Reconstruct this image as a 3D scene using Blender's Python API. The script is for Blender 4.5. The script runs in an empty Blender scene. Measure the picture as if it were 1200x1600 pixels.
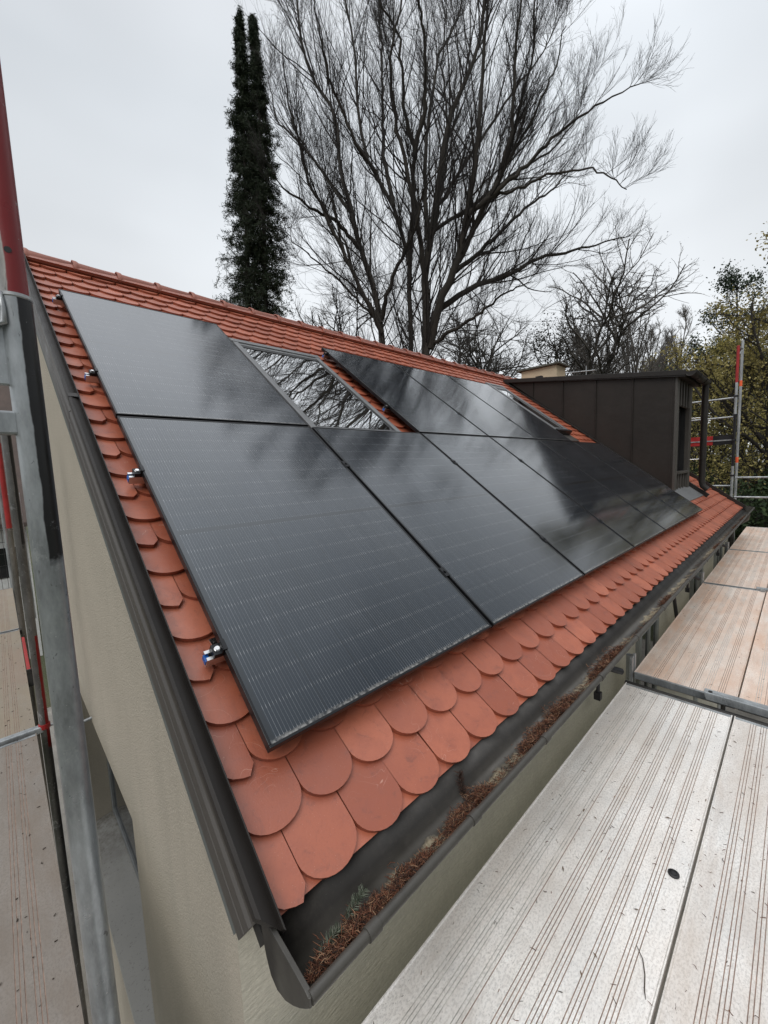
import bpy, math, random
import numpy as np
from mathutils import Vector, Matrix
sc = bpy.context.scene
col = sc.collection
PI = math.pi

# ------------------------------------------------------------------ camera
AZ, PIT, ROL = 0.806092214, -0.101767922, -0.0395499355
CAM = Vector((-0.46713598, -0.97057293, 0.74030105))
FPX = 626.998 / 1600.0
TH = 0.649585726
Fw = Vector((math.cos(AZ)*math.cos(PIT), math.sin(AZ)*math.cos(PIT), math.sin(PIT)))
R0 = Fw.cross(Vector((0, 0, 1))).normalized(); U0 = R0.cross(Fw)
Rt = R0*math.cos(ROL) + U0*math.sin(ROL)
Up = -R0*math.sin(ROL) + U0*math.cos(ROL)
cd = bpy.data.cameras.new('camera')
cam = bpy.data.objects.new('camera', cd); col.objects.link(cam)
cam.matrix_world = Matrix(((Rt.x, Up.x, -Fw.x, CAM.x), (Rt.y, Up.y, -Fw.y, CAM.y), (Rt.z, Up.z, -Fw.z, CAM.z), (0, 0, 0, 1)))
cd.sensor_fit = 'VERTICAL'; cd.sensor_height = 36.0; cd.sensor_width = 27.0
cd.lens = FPX*36.0; cd.clip_start = 0.02; cd.clip_end = 2000
sc.camera = cam

# ------------------------------------------------------------------ sky, sun
SUN_EL, SUN_AZ = math.radians(52), math.radians(212)      # azimuth measured from +X to +Y
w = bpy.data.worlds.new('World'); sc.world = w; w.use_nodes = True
nt = w.node_tree; nt.nodes.clear(); L = nt.links.new
out = nt.nodes.new('ShaderNodeOutputWorld'); bg = nt.nodes.new('ShaderNodeBackground')
bg.inputs[1].default_value = 0.1
sky = nt.nodes.new('ShaderNodeTexSky'); sky.sky_type = 'NISHITA'; sky.sun_disc = False
sky.sun_elevation = SUN_EL; sky.sun_rotation = PI/2 - SUN_AZ
tc = nt.nodes.new('ShaderNodeTexCoord')
sp = nt.nodes.new('ShaderNodeSeparateXYZ'); L(tc.outputs['Generated'], sp.inputs[0])
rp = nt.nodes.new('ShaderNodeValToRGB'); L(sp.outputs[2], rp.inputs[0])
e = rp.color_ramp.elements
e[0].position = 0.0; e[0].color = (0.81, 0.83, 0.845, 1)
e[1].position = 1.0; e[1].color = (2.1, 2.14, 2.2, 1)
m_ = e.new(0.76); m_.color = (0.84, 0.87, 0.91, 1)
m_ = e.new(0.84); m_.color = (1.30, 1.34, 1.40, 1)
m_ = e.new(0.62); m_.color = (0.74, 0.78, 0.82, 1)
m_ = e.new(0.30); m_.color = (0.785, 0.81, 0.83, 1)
nz = nt.nodes.new('ShaderNodeTexNoise'); nz.inputs['Scale'].default_value = 1.6; nz.inputs['Detail'].default_value = 3
mp = nt.nodes.new('ShaderNodeMapping'); mp.inputs['Scale'].default_value = (1, 1, 2.2); L(tc.outputs['Generated'], mp.inputs[0]); L(mp.outputs[0], nz.inputs['Vector'])
mr = nt.nodes.new('ShaderNodeMapRange'); L(nz.outputs[0], mr.inputs[0])
mr.inputs[1].default_value = .3; mr.inputs[2].default_value = .7; mr.inputs[3].default_value = 7.7; mr.inputs[4].default_value = 9.7
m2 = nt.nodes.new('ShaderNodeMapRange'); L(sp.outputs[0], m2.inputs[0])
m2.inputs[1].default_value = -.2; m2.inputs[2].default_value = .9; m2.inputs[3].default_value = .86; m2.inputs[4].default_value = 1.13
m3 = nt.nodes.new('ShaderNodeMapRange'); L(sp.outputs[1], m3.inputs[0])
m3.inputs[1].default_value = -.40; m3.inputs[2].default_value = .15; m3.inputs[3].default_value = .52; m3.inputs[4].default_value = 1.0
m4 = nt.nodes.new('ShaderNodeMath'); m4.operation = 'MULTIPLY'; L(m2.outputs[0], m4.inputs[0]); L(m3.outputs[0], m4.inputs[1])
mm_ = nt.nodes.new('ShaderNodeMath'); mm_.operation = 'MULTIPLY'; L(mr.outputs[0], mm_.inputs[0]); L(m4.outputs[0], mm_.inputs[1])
dt = nt.nodes.new('ShaderNodeVectorMath'); dt.operation = 'DOT_PRODUCT'; L(tc.outputs['Generated'], dt.inputs[0])
ga, ge = math.radians(8), math.radians(27); dt.inputs[1].default_value = (math.cos(ga)*math.cos(ge), math.sin(ga)*math.cos(ge), math.sin(ge))
m5 = nt.nodes.new('ShaderNodeMapRange'); m5.interpolation_type = 'SMOOTHSTEP'; L(dt.outputs['Value'], m5.inputs[0])
m5.inputs[1].default_value = .82; m5.inputs[2].default_value = 1.0; m5.inputs[3].default_value = 1.0; m5.inputs[4].default_value = 1.04
m6 = nt.nodes.new('ShaderNodeMath'); m6.operation = 'MULTIPLY'; L(mm_.outputs[0], m6.inputs[0]); L(m5.outputs[0], m6.inputs[1])
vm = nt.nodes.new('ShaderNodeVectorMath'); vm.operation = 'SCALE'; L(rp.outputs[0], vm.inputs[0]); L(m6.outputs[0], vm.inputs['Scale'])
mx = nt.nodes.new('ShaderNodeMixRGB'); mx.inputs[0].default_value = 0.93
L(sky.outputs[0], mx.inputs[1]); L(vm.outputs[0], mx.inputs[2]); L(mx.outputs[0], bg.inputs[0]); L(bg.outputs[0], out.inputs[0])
sl = bpy.data.lights.new('sun', 'SUN'); so = bpy.data.objects.new('sun', sl); col.objects.link(so)
sl.energy = 1.35; sl.angle = math.radians(40); sl.color = (1, .97, .93)
sd = Vector((math.cos(SUN_AZ)*math.cos(SUN_EL), math.sin(SUN_AZ)*math.cos(SUN_EL), math.sin(SUN_EL)))
so.rotation_euler = sd.to_track_quat('Z', 'Y').to_euler(); so.location = (0, 0, 30)
vs = sc.view_settings; vs.view_transform = 'Standard'; vs.look = 'None'; vs.exposure = 0.30; vs.gamma = 1.0; vs.use_curve_mapping = False

# ------------------------------------------------------------------ helpers
EV = Vector((0, math.cos(TH), math.sin(TH))); EN = Vector((0, -math.sin(TH), math.cos(TH))); EX = Vector((1, 0, 0))
def RC(u, v, o): return EX*u + EV*v + EN*o
def PX(x, y, k):                                  # photograph direction (x, y) at forward distance k
    return CAM + (Fw + Rt*((x-600)/626.998) + Up*((800-y)/626.998))*k

def tag(o, label=None, cat=None, group=None, kind=None):
    if label: o['label'] = label
    if cat: o['category'] = cat
    if group: o['group'] = group
    if kind: o['kind'] = kind
    return o
def empty(name, loc=(0, 0, 0), label=None, cat=None, group=None, mat=None):
    o = bpy.data.objects.new(name, None); col.objects.link(o); o.empty_display_size = .1
    if mat is not None: o.matrix_world = mat
    else: o.location = loc
    return tag(o, label, cat, group)
def link_mesh(name, me, m, parent=None):
    o = bpy.data.objects.new(name, me); col.objects.link(o)
    for mm in (m if isinstance(m, (list, tuple)) else [m]): me.materials.append(mm)
    if parent is not None:
        o.parent = parent
    return o
def copy_tree(o, parent=None):
    c = o.copy(); col.objects.link(c)
    if parent is not None: c.parent = parent
    for ch in o.children: copy_tree(ch, c)
    return c

class MB:
    def __init__(s): s.v = []; s.f = []; s.m = []; s.mi = 0
    def add(s, vs_, fs):
        b = len(s.v); s.v += [tuple(q) for q in vs_]; s.f += [tuple(b+i for i in f) for f in fs]; s.m += [s.mi]*len(fs); return s
    def hexa(s, c):      # 8 corners, bottom 4 then top 4
        return s.add(c, [(0, 3, 2, 1), (4, 5, 6, 7), (0, 1, 5, 4), (1, 2, 6, 5), (2, 3, 7, 6), (3, 0, 4, 7)])
    def box(s, x0, x1, y0, y1, z0, z1, T=None):
        c = [(x0, y0, z0), (x1, y0, z0), (x1, y1, z0), (x0, y1, z0), (x0, y0, z1), (x1, y0, z1), (x1, y1, z1), (x0, y1, z1)]
        if T: c = [T(*q) for q in c]
        return s.hexa(c)
    def prism(s, prof, a, b, T, closed=True, caps=True):     # prof 2-D points, T(p, q, t) -> world
        n = len(prof)
        vs_ = [T(p, q, a) for p, q in prof] + [T(p, q, b) for p, q in prof]
        fs = [(i, (i+1) % n, n+(i+1) % n, n+i) for i in range(n if closed else n-1)]
        if closed and caps: fs += [tuple(range(n))[::-1], tuple(range(n, 2*n))]
        return s.add(vs_, fs)
    def tube(s, pts, r, n=12, caps=True):
        pts = [Vector(p) for p in pts]; k = len(pts)
        rr = r if isinstance(r, (list, tuple)) else [r]*k
        vs_ = []; a = None
        for i, p in enumerate(pts):
            d = (pts[min(i+1, k-1)]-pts[max(i-1, 0)]).normalized()
            if a is None:
                a = d.orthogonal().normalized()
            a = (a - d*a.dot(d)).normalized(); b = d.cross(a)
            for j in range(n):
                t = 2*PI*j/n; vs_.append(p+(a*math.cos(t)+b*math.sin(t))*rr[i])
        fs = [(i*n+j, i*n+(j+1) % n, (i+1)*n+(j+1) % n, (i+1)*n+j) for i in range(k-1) for j in range(n)]
        if caps: fs += [tuple(range(n))[::-1], tuple((k-1)*n+j for j in range(n))]
        return s.add(vs_, fs)
    def build(s, name, m, parent=None, smooth=False, bevel=0, solid=0, seg=2):
        me = bpy.data.meshes.new(name)
        V_ = s.v
        if parent is not None:
            inv = parent_world(parent).inverted(); V_ = [tuple(inv @ Vector(q)) for q in s.v]
        me.from_pydata(V_, [], s.f); me.update()
        o = link_mesh(name, me, m, parent)
        if max(s.m, default=0) > 0: me.polygons.foreach_set('material_index', s.m)
        if smooth is True:
            me.polygons.foreach_set('use_smooth', [True]*len(s.f))
        elif smooth:
            me.polygons.foreach_set('use_smooth', [True]*len(s.f)); me.set_sharp_from_angle(angle=smooth)
        if solid:
            md = o.modifiers.new('solid', 'SOLIDIFY'); md.thickness = solid; md.offset = 0
        if bevel:
            md = o.modifiers.new('bevel', 'BEVEL'); md.width = bevel; md.segments = seg; md.limit_method = 'ANGLE'; md.angle_limit = math.radians(40)
        return o
def parent_world(o):
    M = Matrix.LocRotScale(o.location, o.rotation_euler, o.scale)
    return M if o.parent is None else parent_world(o.parent) @ M
def np_mesh(name, V, F, m, parent=None, smooth=False):
    me = bpy.data.meshes.new(name)
    V = np.asarray(V, np.float32); F = np.asarray(F, np.int32)
    if parent is not None: V = V - np.array(parent_world(parent).translation, np.float32)
    me.vertices.add(len(V)); me.vertices.foreach_set('co', V.ravel())
    k = F.shape[1]
    me.loops.add(F.size); me.loops.foreach_set('vertex_index', F.ravel())
    me.polygons.add(len(F)); me.polygons.foreach_set('loop_start', np.arange(0, F.size, k, dtype=np.int32))
    me.update(calc_edges=True)
    if smooth: me.polygons.foreach_set('use_smooth', np.ones(len(F), bool))
    return link_mesh(name, me, m, parent)

# ------------------------------------------------------------------ materials
class NB:
    def __init__(s, name):
        s.m = bpy.data.materials.new(name); s.m.use_nodes = True; s.t = s.m.node_tree
        s.p = s.t.nodes['Principled BSDF']; s.tc = s.t.nodes.new('ShaderNodeTexCoord')
    def n(s, k): return s.t.nodes.new(k)
    def l(s, a, b): s.t.links.new(a, b)
    def set(s, key, v):
        if hasattr(v, 'node'): s.l(v, s.p.inputs[key])
        else: s.p.inputs[key].default_value = v
        return s
    def put(s, sock, v):
        if hasattr(v, 'node'): s.l(v, sock)
        else: sock.default_value = v
    def coord(s, scale=(1, 1, 1), kind='Object'):
        mp = s.n('ShaderNodeMapping'); mp.inputs['Scale'].default_value = scale; s.l(s.tc.outputs[kind], mp.inputs[0]); return mp.outputs[0]
    def noise(s, scale, detail=4, rough=.55, vec=None, dist=0):
        n = s.n('ShaderNodeTexNoise'); n.inputs['Scale'].default_value = scale; n.inputs['Detail'].default_value = detail
        n.inputs['Roughness'].default_value = rough; n.inputs['Distortion'].default_value = dist
        s.l(vec if vec is not None else s.coord(), n.inputs['Vector']); return n.outputs[0]
    def vor(s, scale, vec=None, feature='F1'):
        n = s.n('ShaderNodeTexVoronoi'); n.feature = feature; n.inputs['Scale'].default_value = scale
        s.l(vec if vec is not None else s.coord(), n.inputs['Vector']); return n.outputs['Distance']
    def mr(s, x, a, b, c=0., d=1., smooth=False):
        n = s.n('ShaderNodeMapRange'); n.clamp = True
        if smooth: n.interpolation_type = 'SMOOTHSTEP'
        s.put(n.inputs[0], x)
        for i, q in enumerate((a, b, c, d)): n.inputs[1+i].default_value = q
        return n.outputs[0]
    def math(s, op, a, b=0., c=None):
        n = s.n('ShaderNodeMath'); n.operation = op; s.put(n.inputs[0], a); s.put(n.inputs[1], b)
        if c is not None: s.put(n.inputs[2], c)
        return n.outputs[0]
    def mix(s, f, a, b, mode='MIX'):
        n = s.n('ShaderNodeMixRGB'); n.blend_type = mode; s.put(n.inputs[0], f)
        for i, q in ((1, a), (2, b)):
            if hasattr(q, 'node'): s.l(q, n.inputs[i])
            else: n.inputs[i].default_value = (*q, 1) if len(q) == 3 else q
        return n.outputs[0]
    def xyz(s, vec):
        n = s.n('ShaderNodeSeparateXYZ'); s.l(vec, n.inputs[0]); return n.outputs
    def attr(s, name):
        n = s.n('ShaderNodeAttribute'); n.attribute_name = name; return n.outputs['Fac']
    def bump(s, h, strength, dist=.01):
        n = s.n('ShaderNodeBump'); n.inputs['Strength'].default_value = strength; n.inputs['Distance'].default_value = dist
        s.l(h, n.inputs['Height']); s.l(n.outputs[0], s.p.inputs['Normal']); return s
def simple(name, c, rough=.5, metal=0., var=.15, nscale=8, bump=0, bscale=200, bdist=.002, rvar=.1, spec=None, kind='Object'):
    b = NB(name); v = b.coord(kind=kind); n = b.noise(nscale, 5, vec=v)
    lo = tuple(q*(1-var) for q in c); hi = tuple(min(1, q*(1+var)) for q in c)
    b.set('Base Color', b.mix(b.mr(n, .3, .7), lo, hi)); b.set('Metallic', metal)
    b.set('Roughness', b.mr(n, .3, .7, max(0, rough-rvar), min(1, rough+rvar)))
    if spec is not None: b.set('Specular IOR Level', spec)
    if bump: b.bump(b.noise(bscale, 4, vec=v), bump, bdist)
    return b.m

# terracotta tile
b = NB('terracotta'); v = b.coord()
c = b.mix(b.attr('tone'), (.305, .078, .038), (.45, .134, .072))
c = b.mix(b.mr(b.noise(9, 5, .7, vec=v), .42, .68, 0, .6), c, (.29, .078, .045))
c = b.mix(b.mr(b.noise(18, 6, .75, vec=v, dist=.8), .56, .68, 0, .6), c, (.19, .060, .040))
c = b.mix(b.mr(b.noise(3.2, 7, .78, vec=b.coord((1.6, .7, .7)), dist=.4), .54, .72, 0, .45), c, (.17, .075, .055))
c = b.mix(b.mr(b.noise(210, 3, .7, vec=v), .60, .72, 0, .45), c, (.20, .06, .035))
c = b.mix(b.mr(b.vor(120, vec=v), .08, .04, 0, .7), c, (.62, .42, .34))
wv = b.coord((1, 1, 1)); sc1 = b.math('ABSOLUTE', b.math('SUBTRACT', b.noise(5.5, 2, vec=wv, dist=1.5), .5))
scm = b.math('MULTIPLY', b.mr(sc1, .0018, 0, 0, .6), b.mr(b.noise(3.1, 2, vec=v), .53, .57))
c = b.mix(scm, c, (.72, .45, .36))
b.set('Base Color', c); b.set('Roughness', b.mr(b.noise(20, 4, vec=v), .3, .7, .36, .52)); b.set('Specular IOR Level', .75)
b.bump(b.noise(160, 5, vec=v), .35, .0016); TERRA = b.m
b = NB('ridge_terracotta'); v = b.coord()
c = b.mix(b.mr(b.noise(6, 5, vec=v), .3, .7), (.27, .095, .066), (.35, .13, .092))
b.set('Base Color', c); b.set('Roughness', .6); b.bump(b.noise(120, 5, vec=v), .3, .0015); RIDGE = b.m

# solar glass with cells
b = NB('solar_glass'); o3 = b.xyz(b.coord())
X, Y = o3[0], o3[1]
xc = b.math('DIVIDE', b.math('SUBTRACT', X, .0225), .1815); fx = b.math('FRACT', xc)
ym = b.math('SUBTRACT', Y, .881); ya = b.math('ABSOLUTE', ym)
yc = b.math('DIVIDE', b.math('SUBTRACT', ya, .012), .0945); fy = b.math('FRACT', yc)
inx = b.math('MULTIPLY', b.math('GREATER_THAN', X, .0225), b.math('LESS_THAN', X, 1.1115))
iny = b.math('MULTIPLY', b.math('GREATER_THAN', ya, .012), b.math('LESS_THAN', ya, .8625))
gx = b.math('LESS_THAN', b.math('ABSOLUTE', b.math('SUBTRACT', fx, .5)), .490)
gy = b.math('LESS_THAN', b.math('ABSOLUTE', b.math('SUBTRACT', fy, .5)), .489)
cell = b.math('MULTIPLY', b.math('MULTIPLY', inx, iny), b.math('MULTIPLY', gx, gy))
fb = b.math('ABSOLUTE', b.math('SUBTRACT', b.math('FRACT', b.math('MULTIPLY', fx, 16)), .5))
bus = b.math('MULTIPLY', b.mr(fb, .07, .035), b.math('MULTIPLY', inx, iny))
dots = b.mr(b.math('ABSOLUTE', b.math('SUBTRACT', fy, .5)), .40, .47, .30, .85)
ndt = b.mr(b.noise(2.2, 3), .35, .65, .6, 1.15)
nx = b.coord((1, .02, 1)); lnv = b.mr(b.noise(140, 2, vec=nx), .3, .7, .35, 1.3)
bus = b.math('MULTIPLY', b.math('MULTIPLY', bus, dots), b.math('MULTIPLY', ndt, lnv))
cc = b.mix(b.mr(b.noise(3, 2), .3, .7), (.003, .006, .010), (.006, .010, .016))
c = b.mix(cell, (.003, .0035, .004), cc)
c = b.mix(bus, c, (.40, .41, .43))
spk = b.math('MULTIPLY', b.mr(b.vor(95), .07, .04), b.mr(b.noise(6, 2), .5, .62))
c = b.mix(b.math('MULTIPLY', spk, .4), c, (.45, .47, .5))
drt = b.math('MULTIPLY', b.mr(Y, .022, .012), b.mr(b.noise(60, 4), .4, .6, .05, .6))
c = b.mix(drt, c, (.38, .37, .35))
c = b.mix(b.mr(b.noise(2.4, 7, .75), .5, .8, .0, .035), c, (.4, .4, .4))
b.set('Base Color', c); b.set('Roughness', b.mr(b.noise(2.2, 4), .3, .7, .11, .15)); b.set('IOR', 1.50); b.set('Specular Tint', (.74, .88, 1, 1)); b.set('Coat Weight', .9); b.set('Coat Roughness', .10); b.set('Coat IOR', 1.42)
b.bump(b.noise(700, 2), .06, .0004); SOLAR = b.m
FRAME = simple('black_anodised', (.016, .017, .019), .38, .5, .2, 12)
ALU = simple('mill_aluminium', (.62, .63, .64), .35, 1., .08, 30)
STEEL = simple('bright_steel', (.66, .66, .66), .22, 1., .05, 30)
BLUE = simple('blue_plastic', (.02, .14, .50), .4)
BLACKP = simple('black_plastic', (.012, .012, .013), .45)

# metals of the roof edge
b = NB('dark_brown_sheet'); v = b.coord()
c = b.mix(b.mr(b.noise(4, 5, vec=v), .3, .7), (.015, .0125, .011), (.022, .019, .017))
c = b.mix(b.mr(b.vor(160, vec=v), .05, .03, 0, .25), c, (.2, .19, .18))
b.set('Base Color', c); b.set('Roughness', b.mr(b.noise(7, 4, vec=v), .3, .7, .42, .58)); b.set('Specular IOR Level', .35); BROWN = b.m
b = NB('dormer_sheet'); v = b.coord()
c = b.mix(b.mr(b.noise(1.5, 6, .65, vec=v), .3, .7), (.018, .0145, .0125), (.029, .0235, .020))
b.set('Base Color', c); b.set('Roughness', .55); b.set('Specular IOR Level', .3)
b.bump(b.noise(2.2, 3, vec=v), .7, .02); DORM = b.m
GREYTRIM = simple('grey_brown_trim', (.062, .056, .050), .5, 0, .12, 3)
b = NB('gutter_sheet'); v = b.coord()
c = b.mix(b.mr(b.noise(3, 6, .65, vec=v), .3, .7), (.011, .0098, .0085), (.020, .018, .016))
c = b.mix(b.mr(b.noise(11, 7, .8, vec=v), .50, .72, 0, .35), c, (.07, .062, .052))
c = b.mix(b.mr(b.vor(110, vec=v), .06, .035, 0, .5), c, (.30, .29, .27))
c = b.mix(b.mr(b.noise(26, 5, .6, vec=b.coord((.25, 1.6, 1.6))), .63, .70, 0, .5), c, (.020, .017, .015))
q_ = b.xyz(v); c = b.mix(b.math('MULTIPLY', b.mr(q_[1], -3.812, -3.84), b.mr(b.noise(6, 6, .7, vec=v), .25, .6, .45, 1)), c, (.062, .058, .050)); yl = b.math('ADD', q_[1], 3.882)      # distance from the gutter bottom
bed = b.math('MULTIPLY', b.mr(b.math('ABSOLUTE', b.math('ADD', yl, b.mr(b.noise(14, 4, vec=v), .3, .7, -.014, .014))), .034, .020), b.mr(b.noise(2.1, 5, .7, vec=b.coord((1, .01, .01))), .47, .53))
bed = b.math('MULTIPLY', bed, b.mr(b.noise(60, 4, .7, vec=v), .35, .55, .35, 1))
c = b.mix(bed, c, (.30, .255, .175))
b.set('Base Color', c); b.set('Roughness', b.mr(b.noise(8, 4, vec=v), .3, .7, .38, .62)); b.bump(b.math('MULTIPLY', bed, b.noise(120, 4, vec=v)), .5, .01); GUT = b.m
SILT = simple('dry_silt', (.30, .25, .18), .95, 0, .35, 40, bump=.6, bscale=150, bdist=.006)
BOARD = simple('weathered_board', (.115, .125, .120), .8, 0, .12, 5)

# render
def stucco(name, c, sc_, d, st=.6, stretch=(1, 1, 1)):
    b = NB(name); v = b.coord()
    k = b.mix(b.mr(b.noise(1.2, 5, .6, vec=v), .3, .7), tuple(q*.88 for q in c), tuple(q*1.06 for q in c))
    k = b.mix(b.mr(b.noise(sc_*.9, 4, .7, vec=v), .35, .65, 0, .35), k, tuple(q*.62 for q in c))
    k = b.mix(b.mr(b.noise(4, 6, .7, vec=b.coord((1, 1, .15))), .50, .75, 0, .5), k, tuple(q*.72 for q in c))
    b.set('Base Color', k); b.set('Roughness', .92); b.set('Specular IOR Level', .2)
    k = b.mix(b.mr(b.vor(sc_*1.1, vec=v), .30, .08, 0, .30), k, tuple(q*1.35 for q in c))
    b.set('Base Color', k)
    b.bump(b.noise(sc_, 5, .65, vec=b.coord(stretch)), st, d); return b.m
STUC = stucco('beige_render', (.475, .43, .355), 110, .007, .9)
STUC2 = stucco('rough_render', (.58, .55, .46), 60, .010, .8, (.35, 1, 1.3))

# scaffold
def galv(name, extra=None, base=(.37, .395, .41)):
    b = NB(name); v = b.coord()
    c = b.mix(b.mr(b.noise(7, 6, .75, vec=b.coord((1, 1, .35))), .36, .64), tuple(q*.58 for q in base), tuple(q*1.25 for q in base))
    c = b.mix(b.mr(b.noise(26, 6, .75, vec=v), .58, .72, 0, .6), c, (.47, .49, .50))
    c = b.mix(b.mr(b.vor(60, vec=v), .10, .05, 0, .6), c, (.55, .56, .56))
    c = b.mix(b.mr(b.noise(70, 3, vec=b.coord((1, 1, .5)), dist=1), .69, .72, 0, .6), c, (.08, .08, .08))
    c = b.mix(b.mr(b.noise(7, 6, .75, vec=b.coord((1.5, 1.5, .8)), dist=.6), .62, .66, 0, .5), c, (.60, .61, .60))
    mt = .5
    if extra: c, mt = extra(b, c)
    b.set('Base Color', c); b.set('Metallic', mt); b.set('Roughness', b.mr(b.noise(14, 4, vec=v), .3, .7, .26, .46))
    b.bump(b.noise(45, 4, vec=v), .12, .002); return b.m
def paint(x0, z0, z1, colr, hard=.002, sgn=1, chips=.5):
    def f(b, c):
        q = b.xyz(b.coord())
        wob = b.mr(b.noise(9, 4, .6), .3, .7, -.0022, .0022)
        xm = b.mr(b.math('ADD', b.math('MULTIPLY', q[0], sgn), wob), x0, x0+hard)
        zm = b.math('MULTIPLY', b.mr(b.math('ADD', q[2], b.mr(b.noise(20, 4), .3, .7, -.04, .04)), z0, z0+.035), b.mr(q[2], z1, z1-.004))
        ch = b.mr(b.noise(38, 5, .8), .70, .66, 1-chips, 1)
        m = b.math('MULTIPLY', b.math('MULTIPLY', xm, zm), ch)
        return b.mix(m, c, colr), b.mr(m, 0, 1, .55, 0)
    return f
GALV = galv('galvanised_tube')
RAL = galv('galvanised_light', base=(.42, .44, .45))
GALV_BLACK = galv('galvanised_black_paint', paint(-.0005, .58, 3, (.006, .006, .007)))
GALV_RED = galv('galvanised_red_paint', paint(-.011, -9, 9, (.20, .012, .014), chips=.9), base=(.36, .35, .33))
GALV_MID = galv('galvanised_red_foot', lambda b, c: (lambda r1: paint(.006, .33, 3, (.007, .007, .008))(b, r1[0]))(paint(.006, -1, -.22, (.22, .012, .012))(b, c)), base=(.16, .155, .15))
DARKST = simple('dirty_dark_steel', (.035, .034, .033), .6, .3, .4, 20)
REDP = simple('red_paint', (.33, .02, .02), .45, 0, .2, 12)
BLKPAINT = simple('black_paint', (.012, .012, .014), .4)
ORNG = simple('orange_sticker', (.85, .13, .04), .5)
def deckmat(name, base, dirt, amt, metal=.4, rough=.42, axis=0, spots=.6):
    b = NB(name); v = b.coord()
    st = (.12, 1, 1) if axis == 0 else (1, .12, 1)
    c = b.mix(b.mr(b.noise(3, 6, .65, vec=v), .3, .7), tuple(q*.80 for q in base), tuple(q*1.12 for q in base))
    c = b.mix(b.mr(b.noise(150, 3, .7, vec=b.coord((.6, 1, 1) if axis == 0 else (1, .6, 1))), .46, .60, 0, .7), c, tuple(q*.64 for q in base))
    c = b.mix(b.mr(b.vor(95, vec=b.coord((.8, 1, 1))), .16, .09, 0, .75), c, tuple(q*.42 for q in base))
    c = b.mix(b.mr(b.noise(26, 5, .7, vec=v), .55, .75, 0, .35), c, tuple(q*.75 for q in base))
    pt = b.mr(b.noise(2.6, 7, .72, vec=b.coord((.45, 1.6, 1) if axis == 0 else (1.6, .45, 1)), dist=.3), .48-.2*amt, .74-.12*amt, 0, amt)
    c = b.mix(pt, c, dirt)
    c = b.mix(b.mr(b.noise(13, 5, .7, vec=b.coord(st)), .52, .72, 0, .5*spots), c, tuple(q*.75 for q in dirt))
    c = b.mix(b.mr(b.noise(34, 5, .75, vec=v), .62, .72, 0, .5*spots), c, tuple(q*.45 for q in dirt))
    c = b.mix(b.mr(b.noise(7, 5, .8, vec=b.coord((1.3, 1, 1))), .70, .735, 0, .75), c, tuple(q*.9 for q in (.36, .28, .21)))
    b.set('Base Color', c); b.set('Metallic', b.mr(pt, 0, 1, metal, .05)); b.set('Roughness', b.mr(b.noise(5, 5, .6, vec=v), .3, .7, rough-.08, rough+.14))
    b.bump(b.noise(120, 4, .7, vec=b.coord((.5, 1, 1))), .22, .0025); return b.m
DECK_A = deckmat('aluminium_deck', (.95, .93, .90), (.62, .52, .43), .40, .12)
DECK_B = deckmat('muddy_aluminium_deck', (.90, .83, .76), (.66, .42, .29), .75, .12, .46)
DECK_C = deckmat('dirty_deck_boards', (.30, .28, .26), (.20, .165, .135), .9, .15, .7, 1)
DECK_D = deckmat('mud_caked_deck', (.30, .27, .23), (.28, .235, .18), 1.0, .0, .85, 1, .9)
GROOVE = simple('groove_dirt', (.30, .215, .175), .85, 0, .4, 30)
GROOVE_L = simple('groove_bright', (.62, .60, .57), .4, .4, .25, 30)
NEEDLE = None
def needle(name, a, c_, d):
    b = NB(name); t = b.attr('tone')
    k = b.mix(b.mr(t, 0, .5), a, c_); k = b.mix(b.mr(t, .5, 1), k, d)
    b.set('Base Color', k); b.set('Roughness', .8); return b.m
NEEDLE = needle('dry_needles', (.014, .010, .008), (.16, .055, .025), (.34, .22, .13))
SPRIG = needle('fir_needles', (.03, .045, .024), (.10, .125, .085), (.26, .28, .22))

# ------------------------------------------------------------------ ground
b = NB('garden_grass'); v = b.coord()
c = b.mix(b.mr(b.noise(.15, 6, vec=v), .4, .6), (.035, .055, .018), (.075, .075, .035))
c = b.mix(b.mr(b.noise(9, 5, .7, vec=v), .4, .7, 0, .6), c, (.05, .035, .02))
b.set('Base Color', c); b.set('Roughness', .95); b.bump(b.noise(14, 5, vec=v), .8, .08)
GZ = -5.8
mb = MB(); n = 24
for i in range(n+1):
    for j in range(n+1):
        x = -600+1200*i/n; y = -600+1200*j/n
        mb.v.append((x, y, GZ + .0*x))
for i in range(n):
    for j in range(n):
        a = i*(n+1)+j; mb.f.append((a, a+n+1, a+n+2, a+1)); mb.m.append(0)
tag(mb.build('ground', b.m), kind='structure')
PAV = simple('paving', (.20, .19, .17), .9, 0, .3, 2, bump=.4, bscale=20, bdist=.02)
tag(MB().box(-6, 16, -5, 14, GZ-.2, GZ+.05).build('path', PAV), kind='structure')

# ================================================================== HOUSE
house = empty('house', (5, 3.6, GZ), 'beige rendered house with a steep red beaver-tail tile roof, seen along its eave', 'house')
XG, YW, XE, YB = -.13, 0.0, 10.10, 7.28
YR, ZR = 3.62, 2.66
def roofz(y, o): return (min(y, 2*YR-y))*math.tan(TH) + o/math.cos(TH)
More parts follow.
